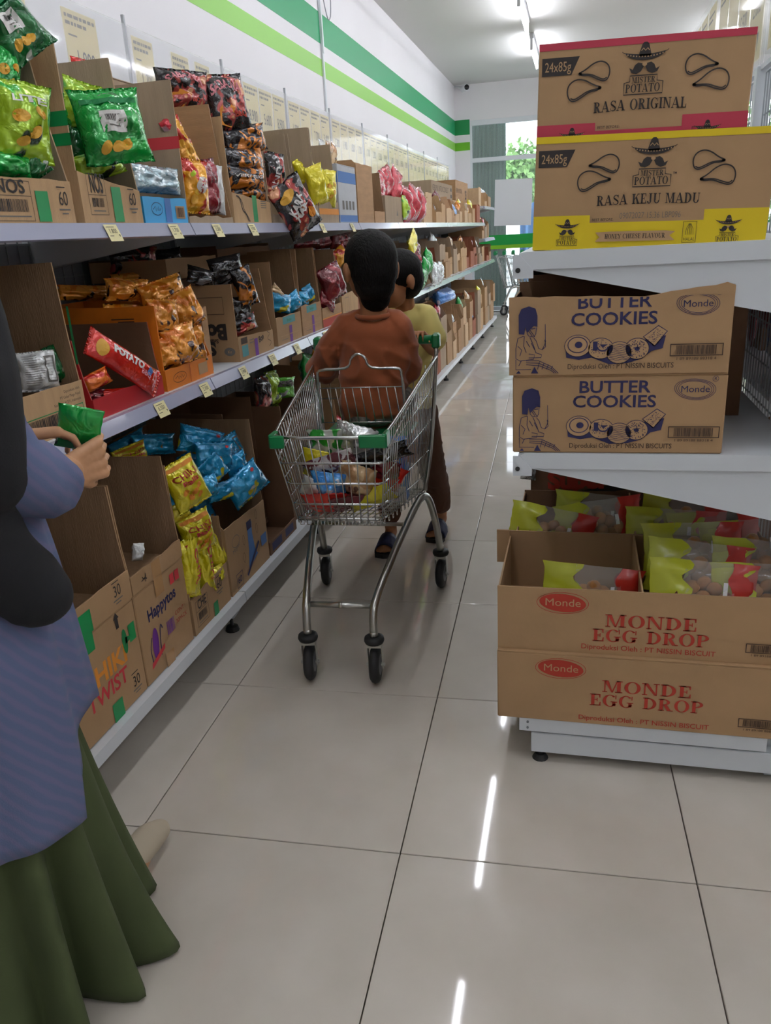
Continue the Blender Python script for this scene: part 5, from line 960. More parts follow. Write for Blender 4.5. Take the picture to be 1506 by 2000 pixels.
    P.frame(('barcode_frame', 'ink_brown'), .314, .034, .412, .058, .0018); P.barcode(('barcode', 'ink_brown'), .325, .037, .4, .055, 44, 9); P.text(('barcode', 'ink_brown'), '1 89 89188 88318 4', .363, .0265, .0055, width=.075, bold=0)
    P.text(('maker_lettering', 'ink_brown'), 'Diproduksi Oleh : PT NISSIN BISCUITS', .22, .012, .0105, width=.205, bold=.005); P.build(t); return t
cookies_box('closed butter cookies carton, lower of the two on the middle right shelf', (-.131, 1.652, .7905), .42, .166, .3)
cookies_box('torn-topped butter cookies carton, upper of the two on the middle right shelf', (-.138, 1.648, .957), .425, .157, .3, True, .0)
carton('dark-mouthed kraft carton standing behind the butter cookies cartons', (-.12, 2.0, .7905), 0, .5, .4, .345, .355, .35, .35, m=K5, mi=K5, group=gR)
# egg drop trays
def egg_print(t, L, Hh):
    P = fp(t); k = ('lettering', 'ink_red')
    ox, oy = .147, Hh - .035
    P.ell(('red_oval', 'ink_red'), ox, oy, .052, .0225, -.06, 30); P.stroke(('oval_outline', 'ink_red'), _ell(ox, oy, .0575, .0265, 30)[:-1], .0012, True); P.text(('oval_lettering', 'ink_kraft'), 'Monde', ox, oy - .0075, .019, width=.08, bold=.0)
    P.text(k, 'MONDE', .34, Hh - .088, .031, width=.195, slab=True); P.text(k, 'EGG DROP', .34, Hh - .126, .031, width=.25, slab=True); P.text(('maker_lettering', 'ink_red'), 'Diproduksi Oleh : PT NISSIN BISCUIT', .335, .013, .013, width=.29, bold=.005)
    P.frame(('barcode_frame', 'ink_brown'), .54, .028, .635, .051, .0018); P.barcode(('barcode', 'ink_brown'), .55, .031, .625, .048, 44, 7); P.text(('barcode', 'ink_brown'), '1 89 89188 88884 5', .588, .02, .0055, width=.075, bold=0); P.build(t)
t = closed_carton('closed egg drop biscuit carton, bottom of the stack at right', (-.167, 1.640, .1285), 0, .648, .345, .184, K6, gR); egg_print(t, .648, .18)
t = carton('open egg drop biscuit tray with a cardboard divider, on the closed one', (-.166, 1.650, .313), 0, .648, .345, .16, .165, .15, .16, m=K6, mi=K6, amp=.0012, cutn=.02, cuts=0, group=gR); egg_print(t, .648, .16)
panel('divider_panel', [(.006, .005), (.34, .005), (.34, .163), (.006, .155)], 'x', .318, .322, K2, t)
bm = bmesh.new(); bbox(bm, -.034, .335, .075, .0, .341, .168); bmobj('torn_flap', bm, K6, t, rot=(0, 0, .0))
t = carton('open biscuit tray behind the front one, full of cookie packs', (-.15, 2.0, .1285), 0, .62, .36, .32, .345, .34, .34, m=K6, mi=K5, amp=.002, group=gR); panel('divider_panel', [(.006, .2), (.35, .2), (.35, .345), (.006, .33)], 'x', .31, .314, K2, t)
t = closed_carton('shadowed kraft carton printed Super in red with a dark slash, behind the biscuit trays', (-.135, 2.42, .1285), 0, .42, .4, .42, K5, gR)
P = fp(t); P.poly(('dark_slash', 'ink_black'), [(.05, .3), (.38, .38), (.38, .355), (.05, .275)]); P.text(('lettering', 'ink_red'), 'Super', .15, .335, .055, width=.19, bold=.06, rot=.05); P.build(t)
LB_ = bag('red pack poking out beside the Super carton', F_RED, (-.14, 2.36, .6), (0, 0, .3), .06, .1, .04, 170); LB2 = bag('small silver pack under the red one', F_SILV, (-.135, 2.38, .54), (0, .2, .3), .05, .08, .03, 171)
box('support', 0, 0, 0, .1, .1, .1, K5).hide_render = True; bpy.data.objects.remove(bpy.data.objects['support'])
# cookie packs: yellow end, clear window with cookies, red end
COOK = mat('cookie', 'b5793c', .7, var=.12, vscale=60); CLR = mat('clear_wrap', 'f2eee6', .06, spec=.7, alpha=.2)
_cp = {}
def cookie_pack(label, loc, rot, w=.24, h=.13, seed=1):
    k = seed % 3
    if k in _cp: return copy_tree(_cp[k], None, loc, rot, label)
    s = bag_surface(w, h, .04, 300 + seed, 1.1)
    t = thing('cookie_pack', label, 'snack pack', loc, rot, 'clear and yellow cookie packs in the biscuit trays')
    def part(nm, u0, u1, m, wave=0, o=0):
        V = []; F = []; nu, nv = 8, 14
        for sd in (-1, 1):
            b = len(V)
            for j in range(nv + 1):
                for i in range(nu + 1):
                    v = -1 + 2 * j / nv; a0 = u0 + (wave * math.sin(v * 7 + seed) if u0 > -1 else 0); a1 = u1 + (wave * math.sin(v * 7 + seed) if u1 < 1 else 0)
                    p = s(a0 + (a1 - a0) * i / nu, v, sd); V.append(p + Vector((0, sd * o, 0)))
            for j in range(nv):
                for i in range(nu):
                    q = (b + j * (nu + 1) + i, b + j * (nu + 1) + i + 1, b + (j + 1) * (nu + 1) + i + 1, b + (j + 1) * (nu + 1) + i); F.append(q if sd < 0 else q[::-1])
        fromdata(nm, V, F, m, t, True)
    part('yellow_end', -1, -.3, mat('yellow_wrap', 'b9bd2a', .35, coat=.3), .12, .0003); part('clear_window', -.36, .6, CLR, .02); part('red_end', .5, 1, mat('red_wrap', 'b8281a', .35, coat=.3), .05, .0003)
    for q in range(7):
        bm = bmesh.new(); lathe(bm, [(.006, -.0075), (.0165, -.004), (.0175, .002), (.01, .0065)], 10, (0, 0, 0), 'y'); rr = random.Random(seed * 9 + q)
        bmobj('cookie', bm, COOK, t, True, loc=(-.02 + .024 * (q % 4), rr.uniform(-.006, .006), -.03 + .033 * (q // 4) + .012 * (q % 2)), rot=(rr.uniform(-.5, .5), 0, rr.uniform(-.5, .5)))
    P = Print(lambda u, v, l: s(2 * u / w, 2 * v / h, -1) + Vector((0, -.002, 0))); P.poly(('printed_star', 'ink_choc'), [(-.075, -.03), (-.06, -.008), (-.05, -.028), (-.03, -.01), (-.04, -.05), (-.07, -.055)]); P.ell(('printed_dot', 'ink_black'), -.09, -.035, .008, .009); P.rect(('white_sticker', 'ink_white'), .045, -.01, .055, .02); P.build(t)
    _cp[k] = t; return t
pk = [((.045, 1.75, .42), (-.25, .1, .05), 'single cookie pack lying in the left half of the front tray'),
      ((.285, 1.72, .455), (-.35, .06, 0), 'cookie pack leaning on the divider in the front tray, foremost'), ((.285, 1.8, .47), (-.3, .1, 0), 'cookie pack behind the foremost one in the front tray'), ((.285, 1.9, .48), (-.3, -.05, 0), 'rearmost cookie pack by the divider in the front tray'),
      ((.42, 1.73, .45), (-.35, 0, 0), 'cookie pack at the right of the front tray, foremost'), ((.43, 1.82, .47), (-.3, .08, 0), 'cookie pack at the right of the front tray, middle'), ((.42, 1.92, .485), (-.25, -.1, 0), 'cookie pack at the right of the front tray, rearmost'),
      ((-.06, 2.06, .455), (-.2, .2, 0), 'cookie pack sticking out over the left corner of the rear tray'), ((.07, 2.1, .465), (-.35, -.15, .1), 'cookie pack with a white price sticker in the rear tray'), ((.06, 2.2, .45), (-.3, .1, 0), 'cookie pack behind the stickered one in the rear tray'),
      ((.25, 2.07, .455), (-.3, .05, 0), 'cookie pack in the right half of the rear tray, nearest the divider'), ((.36, 2.07, .45), (-.3, -.05, 0), 'cookie pack in the right half of the rear tray, second from the divider'), ((.3, 2.2, .455), (-.2, .1, 0), 'cookie pack at the back of the rear tray')]
for q, (l, r_, lb) in enumerate(pk): cookie_pack(lb, l, r_, seed=q + 1)
# goods on the far side of the right unit, seen through the mesh
for q in range(6):
    z = (.7905, .7905, .1285)[q % 3]; y = 1.75 + .42 * q
    carton('kraft carton on the far side of the right unit behind the mesh, %s along' % ordn[q], (.62, y, z), 0, .36, .36, .22, .26, .24, .24, m=(K5, K1, K5)[q % 3], group='cartons behind the mesh', simple=True)
for q in range(12):
    y = 1.80 + .2 * q; bag('%s pack hanging behind the mesh, %s along' % ('maroon' if q % 3 else 'blue', ordn[q]), (F_BLUW, F_MAROON, F_MAROON)[q % 3], (.54, y, 1.02 - .08 * (q % 2)), (0, .1, H), .15, .2, .06, 180 + q % 4, 'packs behind the mesh', n=(8, 10))
for q in range(5):
    carton('kraft carton on the aisle side of the right unit beyond the near end, %s along' % ordn[q], (-.06, 2.5 + .36 * q, (.7905, 1.2005)[q % 2]), 0, .42, .33, .2, .25, .22, .22, m=(K1, K6)[q % 2], group='cartons deeper on the right unit', simple=True)
# small things on the floor
def film_sheet():
    V = []; F = []; n = 14
    for j in range(n + 1):
        for i in range(n + 1):
            u, v = i / n, j / n; p = Vector((u * 4, v * 4, 1)); V.append((-.98 + .62 * u + .12 * math.sin(v * 5), 6.0 + 1.7 * v, .004 + .05 * max(0, noise.noise(p) + .25) * math.sin(PI * u) ** .5 * math.sin(PI * v) ** .5))
    for j in range(n):
        for i in range(n): q = j * (n + 1) + i; F.append((q, q + 1, q + n + 2, q + n + 1))
    o = fromdata('plastic_sheet', V, F, mat('dull_film', 'dfe3ea', .15, alpha=.35), None, True); tag(o, 'clear plastic film left lying on the aisle floor beyond the cart', 'plastic film')
film_sheet()
# ---------------------------------------------------------------- shopping cart (local: origin between the front wheels, +y towards the handle)
def lerp(a, b, t): return Vector(a) * (1 - t) + Vector(b) * t
def make_cart(label, loc, rz, group=None, detail=True):
    t = thing('shopping_cart', label, 'shopping cart', loc, (0, 0, rz), group)
    W = .0019 if detail else .003
    TF = [(-.158, .03, .735), (.158, .03, .735)]; TR = [(-.215, .76, .838), (.215, .76, .838)]
    BF = [(-.125, .10, .475), (.125, .10, .475)]; BR = [(-.175, .66, .385), (.175, .66, .385)]
    def side(s, a, b): # a along (0 front..1 rear), b height (0 bottom..1 top)
        return lerp(lerp(BF[s], BR[s], a), lerp(TF[s], TR[s], a), b)
    def wires(name, lines, r, n=5, m=CHROME, kind='stuff'):
        bm = bmesh.new()
        for l in lines: tube(bm, l, r, n)
        return tag(bmobj(name, bm, m, t, True), kind=kind)
    for s in (0, 1):
        L = []; N = 26 if detail else 14
        for i in range(N + 1): L.append([side(s, i / N, -.0), side(s, i / N, 1)])
        for b in (0, .12, .3, .53, .78): L.append([side(s, 0, b), side(s, 1, b)])
        wires('side_wires', L, W)
        wires('diagonal_wire', [[side(s, 0, .75), side(s, .55, .97)]], .003)
    L = []
    N = 12 if detail else 8
    for i in range(N + 1): L.append([lerp(BF[0], BF[1], i / N) - Vector((0, 0, .012)), lerp(TF[0], TF[1], i / N)])
    wires('front_wires', L, W)
    for b in (0, .19, .45, .7): 
        f0, f1 = side(0, 0, b), side(1, 0, b); q = [side(0, .08, b), f0 + Vector((0, .012, 0)), f0 + Vector((.012, 0, 0)), f1 - Vector((.012, 0, 0)), f1 + Vector((0, .012, 0)), side(1, .08, b)]
        wires('front_rail', [q], .0035, 6, kind=None)
    L = []
    for i in range(N + 3): L.append([lerp(BF[0], BF[1], i / (N + 2)), lerp(BR[0], BR[1], i / (N + 2))])
    for i in range(12): L.append([lerp(BF[0], BR[0], i / 11) - Vector((0, 0, .004)), lerp(BF[1], BR[1], i / 11) - Vector((0, 0, .004))])
    if detail:
        for i in range(12):
            c = lerp(BF[0], BF[1], (i + .5) / 12); L.append([c + Vector((-.006, 0, -.004)), c + Vector((-.004, -.006, -.016)), c + Vector((.006, -.006, -.016)), c + Vector((.006, 0, -.002))])
            for s in (0, 1): c = lerp(BF[s], BR[s], (i + .5) / 12); L.append([c + Vector((0, -.006, -.004)), c + Vector((0, -.004, -.018)), c + Vector((0, .006, -.018)), c + Vector((0, .006, -.002))])
    wires('bottom_wires', L, W)
    L = []
    for i in range(N): L.append([lerp(BR[0], BR[1], i / (N - 1)), lerp(TR[0], TR[1], i / (N - 1)) - Vector((0, 0, .03))])
    for b in (0, .35, .7): L.append([side(0, 1, b), side(1, 1, b)])
    wires('rear_gate_wires', L, W)
    rim = smooth_path([TR[0], lerp(TF[0], TR[0], .5), lerp(TF[0], TR[0], .06), Vector(TF[0]) + Vector((.012, 0, 0)), Vector(TF[1]) - Vector((.012, 0, 0)), lerp(TF[1], TR[1], .06), lerp(TF[1], TR[1], .5), TR[1]], 1)
    wires('top_rim', [rim], .0052, 8, kind=None)
    for s in (-1, 1): wires('handle_post', [smooth_path([(s * .178, .62, .39), (s * .2, .68, .55), (s * .214, .75, .8), (s * .214, .785, .885)], 1)], .007, 8, CHROME2, None)
    bm = bmesh.new(); tube(bm, [(-.205, .79, .892), (.205, .79, .892)], .0155, 12); bmobj('handle', bm, GREENP, t, True)
    for s in (-1, 1):
        bm = bmesh.new(); bbox(bm, s * .213 - .014, .765, .862, s * .213 + .014, .812, .914, .007); bmobj('handle_cap', bm, GREENP, t)
    # green corner guards
    for s, w in ((-1, .035), (1, .07)):
        c = TF[0 if s < 0 else 1]; x0, x1 = sorted((c[0] + s * .006, c[0] - s * w)); 
        bm = bmesh.new(); bbox(bm, x0, c[1] - .01, c[2] - .028, x1, c[1] + .004, c[2] + .008, .003); x0, x1 = sorted((c[0] + s * .008, c[0] - s * .006)); bbox(bm, x0, c[1] - .008, c[2] - .028, x1, c[1] + .045, c[2] + .012, .003); bmobj('corner_guard', bm, GREENP, t)
    if detail:
        # child seat: back rest with a raised loop, green seat
        yb, zb, yt, zt = .5, .668, .475, .848
        loop = [(-.14, yb, zb), (-.14, yt, zt - .012), (-.128, yt, zt), (-.05, yt, zt + .0), (-.03, yt, zt + .01), (-.024, yt, zt + .035), (-.0, yt, zt + .05), (.024, yt, zt + .035), (.03, yt, zt + .01), (.05, yt, zt), (.128, yt, zt), (.14, yt, zt - .012), (.14, yb, zb)]
        sb = wires('seat_back_frame', [smooth_path(loop, 1)], .0045, 8, kind=None)
        L = [[(-.14, lerp((0, yt, 0), (0, yb, 0), .36).y, zt - .062), (.14, yt + .01, zt - .062)], [(-.145, yb, zb), (.145, yb, zb)]]
        for i in range(1, 10): x = -.14 + .28 * i / 10; L.append([(x, yt + .01, zt - .06), (x + .012, yb, zb)])
        wires('seat_back_wires', L, .0021)
        bm = bmesh.new(); bbox(bm, -.15, .475, .612, .15, .7, .622, .004); bmobj('seat_plate', bm, GREENP, t)
        wires('side_strut', [[(-.15, .48, .62), (-.175, .56, .75)], [(.15, .48, .62), (.175, .56, .75)]], .004, 6, kind=None)
    # chassis
    for s in (-1, 1):
        p = smooth_path([(s * .1, 0, .15), (s * .1, .004, .21), (s * .103, .03, .25), (s * .135, .22, .33), (s * .165, .42, .39), (s * .185, .50, .415), (s * .2, .56, .385), (s * .215, .625, .25), (s * .22, .665, .135)], 2)
        bm = bmesh.new(); tube(bm, p, .0125, 10); bmobj('side_tube', bm, CHROME2, t, True)
    bm = bmesh.new(); tube(bm, [(-.103, .03, .232), (.103, .03, .232)], .009, 8); tube(bm, [(-.005, .03, .232), (.005, .03, .232)], .0105, 8); bmobj('cross_bar', bm, CHROME2, t, True)
    bm = bmesh.new(); tube(bm, [(-.15, .3, .385), (.15, .3, .385)], .007, 8); bmobj('cross_bar', bm, CHROME2, t, True)
    c0 = None
    for (x, y, tw) in ((-.1, 0, .12), (.1, 0, .05), (-.22, .665, .1), (.22, .665, -.1)):
        if c0 is None:
            c0 = new_obj('caster', None, t, None, (x, y, 0), (0, 0, tw))
            bm = bmesh.new(); lathe(bm, [(.018, .128), (.027, .13), (.03, .138), (.028, .147), (.018, .15)], 18); bmobj('bumper_ring', bm, RUBBER, c0, True)
            bm = bmesh.new(); lathe(bm, [(.012, .15), (.012, .165)], 12); bmobj('stem_collar', bm, CHROME2, c0, True)
            bm = bmesh.new(); bbox(bm, -.021, -.014, .117, .021, .014, .13); 
            for s in (-1, 1): prism(bm, [(-.013, .118), (.013, .118), (.016, .05), (.006, .042), (-.006, .042)], 'x', s * .021 - .0012, s * .021 + .0012)
            bmobj('fork', bm, CHROME2, c0)
            bm = bmesh.new(); lathe(bm, [(.03, -.014), (.046, -.014), (.053, -.009), (.0565, 0), (.053, .009), (.046, .014), (.03, .014)], 28, (0, 0, .0565), 'x'); bmobj('tyre', bm, RUBBER, c0, True)
            bm = bmesh.new(); lathe(bm, [(.008, -.016), (.031, -.0142), (.031, .0142), (.008, .016)], 20, (0, 0, .0565), 'x'); bmobj('hub', bm, RUBGREY, c0)
            bm = bmesh.new(); lathe(bm, [(.006, -.027), (.006, .027)], 8, (0, 0, .0565), 'x'); bmobj('axle_bolt', bm, CHROME2, c0)
        else: copy_tree(c0, t, (x, y, 0), (0, 0, tw))
    return t
CART = make_cart('wire shopping cart with green handle and corner guards, the boy sitting in it', (-.655, 1.95, 0), .052)
# nested carts by the window
q0 = make_cart('parked shopping cart at the far end, leftmost of the nested row', (-.445, 12.4, 0), PI / 2 + .06, 'carts nested at the far window', False)
for q in range(1, 4): copy_tree(q0, None, (-.445 + .13 * q, 12.4, 0), None, 'parked shopping cart at the far end, %s behind the leftmost one' % ordn[q])
# goods in the cart
gcg = 'goods lying in the shopping cart'
cm = Matrix.Translation((-.655, 1.95, 0)) @ Matrix.Rotation(.052, 4, 'Z')
def CB(label, m, x, y, z, w, h, t, rot, seed, **k):
    p = cm @ Vector((x, y, z)); return bag(label, m, tuple(p), rot, w, h, t, seed, gcg, **k)
CB('red pack at the bottom left of the cart', F_RED, -.06, .18, .5, .14, .13, .05, (.9, 0, .2), 400)
CB('dark red pack at the bottom centre of the cart', F_MAROON, .0, .2, .495, .14, .13, .05, (1.1, 0, .5), 401)
CB('bright yellow pack along the bottom right of the cart', F_YEL, .07, .2, .505, .16, .08, .04, (.6, -.35, 0), 402)
CB('blue net bag low at the left of the cart', foil('blue_net', '2a86d8', '5cabe8', 'd0dce8', 22), -.045, .17, .55, .11, .1, .06, (.2, .1, 0), 403)
CB('tan and white pack in the middle of the cart', F_TAN, .03, .18, .565, .13, .12, .05, (.3, .3, 0), 404)
CB('white pack with dark red stripes lying on the heap', foil('striped_foil', 'd0c8c8', '6a3038', 'd8d4d4', 26), -.035, .2, .6, .17, .11, .05, (.5, -.3, 0), 405)
CB('cream pack at the left corner of the cart', F_WHITE, -.09, .17, .54, .09, .08, .03, (.4, .5, 0), 406)
CB('yellow pack at the left behind the wires', F_YEL, -.1, .25, .6, .09, .1, .04, (.3, .2, 0), 407)
CB('long black pack lying diagonally across the heap', F_BLACKG, .08, .24, .62, .24, .06, .045, (.4, -.3, 0), 408)
CB('green and white pack at the back left of the cart', foil('green_white', '2fae3a', 'e0e6dc', '0a7a2c', 14), -.09, .35, .63, .12, .12, .05, (.3, 0, 0), 409)
CB('silver crumpled pack at the back of the cart', F_SILV, .0, .36, .64, .14, .12, .06, (.3, .3, 0), 410, wr=1.6)
CB('red pack at the right side of the cart', F_RED, .11, .27, .55, .12, .09, .05, (.4, .4, .4), 411)
CB('dark red pack above the yellow one at right', F_MAROON, .1, .26, .575, .12, .09, .05, (.5, .2, 0), 412)
o = closed_carton('upright blue and white box in the rear right of the cart', tuple(cm @ Vector((.03, .36, .44))), .052, .125, .06, .2, mat('blue_box', '1c6fc4', .4), gcg); P = fp(o); P.rect(('white_panel', 'ink_white'), 0, 0, .125, .05); P.rect(('white_panel', 'ink_white'), .085, .15, .125, .2); P.text(('lettering', 'ink_white'), 'BISCUIT', .06, .12, .018, width=.09); P.build(o)
# outside: leafy trees, blue covered stall
LEAF = mat('leaf_green', '5f8f3c', .6, c2='8fb56a', vscale=3)
def tree(label, x, y, z, r, seed):
    t = thing('leafy_tree', label, 'tree', (x, y, -.05), (0, 0, 0), 'trees outside the glass front'); rr = random.Random(seed); bm = bmesh.new(); tube(bm, [(0, 0, 0), (.05, 0, z * .5), (0, 0, z)], [.09, .07, .04], 8); bmobj('trunk', bm, K5, t, True)
    V = []; F = []
    for q in range(2600):
        d = Vector((rr.gauss(0, 1), rr.gauss(0, 1), rr.gauss(0, 1))).normalized() * r * rr.uniform(.5, 1) * (1 + .25 * math.sin(q)); c = Vector((0, 0, z)) + d; a = Vector((rr.gauss(0, 1), rr.gauss(0, 1), rr.gauss(0, 1))).normalized() * .07; b_ = a.cross(Vector((rr.gauss(0, 1), rr.gauss(0, 1), .3))).normalized() * .035
        n = len(V); V += [c - a, c + b_, c + a, c - b_]; F.append((n, n + 1, n + 2, n + 3))
    tag(fromdata('foliage', V, F, LEAF, t), kind='stuff')
tree('green tree outside behind the notice sheet', -1.15, 16.6, 2.1, .62, 1); tree('green tree outside farther right', .6, 18.5, 2.2, 1.0, 2); tree('green tree outside at the right end of the glass', 3.5, 17, 2.2, 1.0, 3)
bt = thing('blue_tarpaulin', 'faded blue tarpaulin hanging in folds outside the glass front', 'tarpaulin', (-.95, Y1 + .55, 0))
V = []; F = []; n = 40
for j in range(2):
    for i in range(n + 1): u = i / n; V.append((u * .62, .05 * math.sin(u * 22) + j * .0, (0.0, 1.62 - .25 * abs(u - .45))[j]))
for i in range(n): F.append((i, i + 1, n + 2 + i, n + 1 + i))
o = fromdata('tarpaulin_sheet', V, F, mat('blue_tarp', '5f8fc4', .6, var=.15, vscale=3), bt, True); sm = o.modifiers.new('s', 'SOLIDIFY'); sm.thickness = .004
# ---------------------------------------------------------------- people: continuous bodies from blended tapered volumes
def cap(bm, p0, r0, p1, r1, n=14):
    p0 = Vector(p0); p1 = Vector(p1); d = (p1 - p0); L = d.length
    if L < 1e-6: d = Vector((0, 0, 1)); L = 1e-6
    q = d.to_track_quat('Z', 'Y'); rings = []
    prof = [(r0 * math.sin(a), -r0 * math.cos(a)) for a in [PI / 2 * i / 4 for i in range(0, 5)]] + [(r1 * math.cos(a), L + r1 * math.sin(a)) for a in [PI / 2 * i / 4 for i in range(0, 5)]]
    for r, z in prof:
        r = max(r, 1e-4); rings.append([bm.verts.new(p0 + q @ Vector((r * math.cos(2 * PI * k / n), r * math.sin(2 * PI * k / n), z))) for k in range(n)])
    for a, b in zip(rings, rings[1:]):
        for k in range(n): bm.faces.new([a[k], a[(k + 1) % n], b[(k + 1) % n], b[k]])
    bm.faces.new(rings[0][::-1]); bm.faces.new(rings[-1])
def ell3(bm, c, r, rot=(0, 0, 0)):
    M_ = Matrix.Translation(c) @ Euler(rot).to_matrix().to_4x4() @ Matrix.Diagonal((r[0], r[1], r[2], 1))
    bmesh.ops.create_icosphere(bm, subdivisions=3, radius=1, matrix=M_)
def chain(bm, pts):  # pts: [(p, r)...]
    for (a, ra), (b, rb) in zip(pts, pts[1:]): cap(bm, a, ra, b, rb)
def blend(name, bm, voxel, m, parent, smooth=4, disp=None, M_=None):
    me = bpy.data.meshes.new(name); bmesh.ops.recalc_face_normals(bm, faces=bm.faces); bm.to_mesh(me); bm.free()
    o = bpy.data.objects.new('tmp', me); COL.objects.link(o)
    r = o.modifiers.new('r', 'REMESH'); r.mode = 'VOXEL'; r.voxel_size = voxel
    s = o.modifiers.new('s', 'SMOOTH'); s.iterations = smooth; s.factor = .5
    dg = bpy.context.evaluated_depsgraph_get(); me2 = bpy.data.meshes.new_from_object(o.evaluated_get(dg)); bpy.data.objects.remove(o); bpy.data.meshes.remove(me)
    me2.name = name; me2.materials.clear()
    if disp:
        ns = [v.normal.copy() for v in me2.vertices]
        for v, nn in zip(me2.vertices, ns): v.co += nn * disp(v.co, nn)
    me2.shade_smooth(); me2.update()
    return new_obj(name, me2, parent, m)
def hand(bm, wrist, dirv, palm_n, L=.075, curl=.9, spread=.12, thumb=1, fr=.0058):
    """palm plus five separate curled fingers; dirv = pointing direction, palm_n = normal out of the palm side"""
    wrist = Vector(wrist); d = Vector(dirv).normalized(); pn = Vector(palm_n); pn = (pn - d * pn.dot(d)).normalized(); sd = d.cross(pn)
    pal = wrist + d * L * .95
    for k in range(4):
        a = (k - 1.5) * .27 * L; cap(bm, wrist + sd * a * .55, L * .15, pal + sd * a, L * .135)
    for k, ln in enumerate((.78, .92, .86, .66)):
        a = (k - 1.5); p = pal + sd * a * .27 * L; ang = 0; dd = (d + sd * a * spread * .5).normalized(); r = fr * L / .075
        for seg, f in enumerate((.45, .32, .23)):
            ang += curl * (.75 if seg else .55); v = dd * math.cos(ang) + pn * math.sin(ang); q = p + v * L * ln * f; cap(bm, p, r * (1.1 - .12 * seg), q, r * (1.0 - .13 * seg), 10); p = q
    tb = wrist + d * L * .3 - sd * thumb * L * .35; p = tb; dd = (d * .75 - sd * thumb * .6 + pn * .35).normalized()
    for seg, f in enumerate((.42, .32, .26)):
        v = (dd + (pn * .5 + sd * thumb * .4) * seg * .5).normalized(); q = p + v * L * f; cap(bm, p, fr * L / .075 * (1.5 - .25 * seg), q, fr * L / .075 * (1.25 - .2 * seg), 10); p = q
def head_prims(bm, c, s, yaw=0, pitch=0, face=True):
    """child head of height ~.2*s; faces local -y before yaw"""
    R = Matrix.Rotation(yaw, 3, 'Z') @ Matrix.Rotation(pitch, 3, 'X'); c = Vector(c); E_ = (R.to_euler())
    T = lambda p: c + R @ (Vector(p) * s)
    ell3(bm, T((0, .008, .018)), (.073 * s, .088 * s, .083 * s), E_); ell3(bm, T((0, -.03, -.035)), (.055 * s, .054 * s, .065 * s), E_); cap(bm, T((0, -.055, -.078)), .018 * s, T((0, -.04, -.06)), .03 * s)
    for g_ in (-1, 1):
        ell3(bm, T((g_ * .034, -.052, -.028)), (.024 * s, .022 * s, .026 * s), E_)
        ell3(bm, T((g_ * .079, .012, -.006)), (.009 * s, .016 * s, .026 * s), tuple(E_)); cap(bm, T((g_ * .078, .014, -.03)), .008 * s, T((g_ * .074, .01, -.026)), .008 * s)
    if face:
        cap(bm, T((0, -.08, .01)), .008 * s, T((0, -.092, -.02)), .012 * s)
        for g_ in (-1, 1): ell3(bm, T((g_ * .01, -.087, -.024)), (.009 * s, .009 * s, .008 * s), E_); cap(bm, T((g_ * .012, -.076, .024)), .007 * s, T((g_ * .045, -.063, .022)), .006 * s)
        cap(bm, T((-.018, -.073, -.05)), .006 * s, T((.018, -.073, -.05)), .006 * s); cap(bm, T((-.014, -.074, -.059)), .0065 * s, T((.014, -.074, -.059)), .0065 * s)
    return T
def face_bits(T, s, parent):
    for g_ in (-1, 1):
        bm = bmesh.new(); bmesh.ops.create_uvsphere(bm, u_segments=12, v_segments=8, radius=.0105 * s, matrix=Matrix.Translation(T((g_ * .03, -.0685, .006)))); bmobj('eye', bm, mat('eye_white', 'e0dcd6', .2), parent, True)
        bm = bmesh.new(); bmesh.ops.create_uvsphere(bm, u_segments=10, v_segments=8, radius=.006 * s, matrix=Matrix.Translation(T((g_ * .03, -.0745, .006)))); bmobj('iris', bm, mat('iris_dark', '1c100a', .15), parent, True)
        bm = bmesh.new(); tube(bm, [T((g_ * .014, -.079, .026)), T((g_ * .032, -.0765, .031)), T((g_ * .047, -.068, .027))], .0028 * s, 6); bmobj('eyebrow', bm, HAIR, parent, True)
    bm = bmesh.new(); tube(bm, [T((-.02, -.0765, -.055)), T((0, -.081, -.0545)), T((.02, -.0765, -.055))], .0022 * s, 6); bmobj('lips', bm, mat('lips_brown', '7a4038', .4), parent, True)
def hair_cap(T, s, bm, R_yaw, pitch=0, low=-.045):
    E_ = (Matrix.Rotation(R_yaw, 3, 'Z') @ Matrix.Rotation(pitch, 3, 'X')).to_euler()
    ell3(bm, T((0, .012, .027)), (.079 * s, .089 * s, .083 * s), E_); ell3(bm, T((0, .035, -.002)), (.072 * s, .067 * s, .078 * s), E_)
    ell3(bm, T((0, .05, low)), (.056 * s, .042 * s, .045 * s), E_)
def fold(f1, f2, amp, seed=0):
    def g(co, n): 
        p = Vector((co.x * f1, co.y * f1, co.z * f2)) + Vector((seed, 0, 0)); a = noise.noise(p); b = noise.noise(p * 2.1 + Vector((3, 1, 2)))
        return amp * ((1 - abs(a) * 2.2) ** 2 * .8 + .5 * b)
    return g
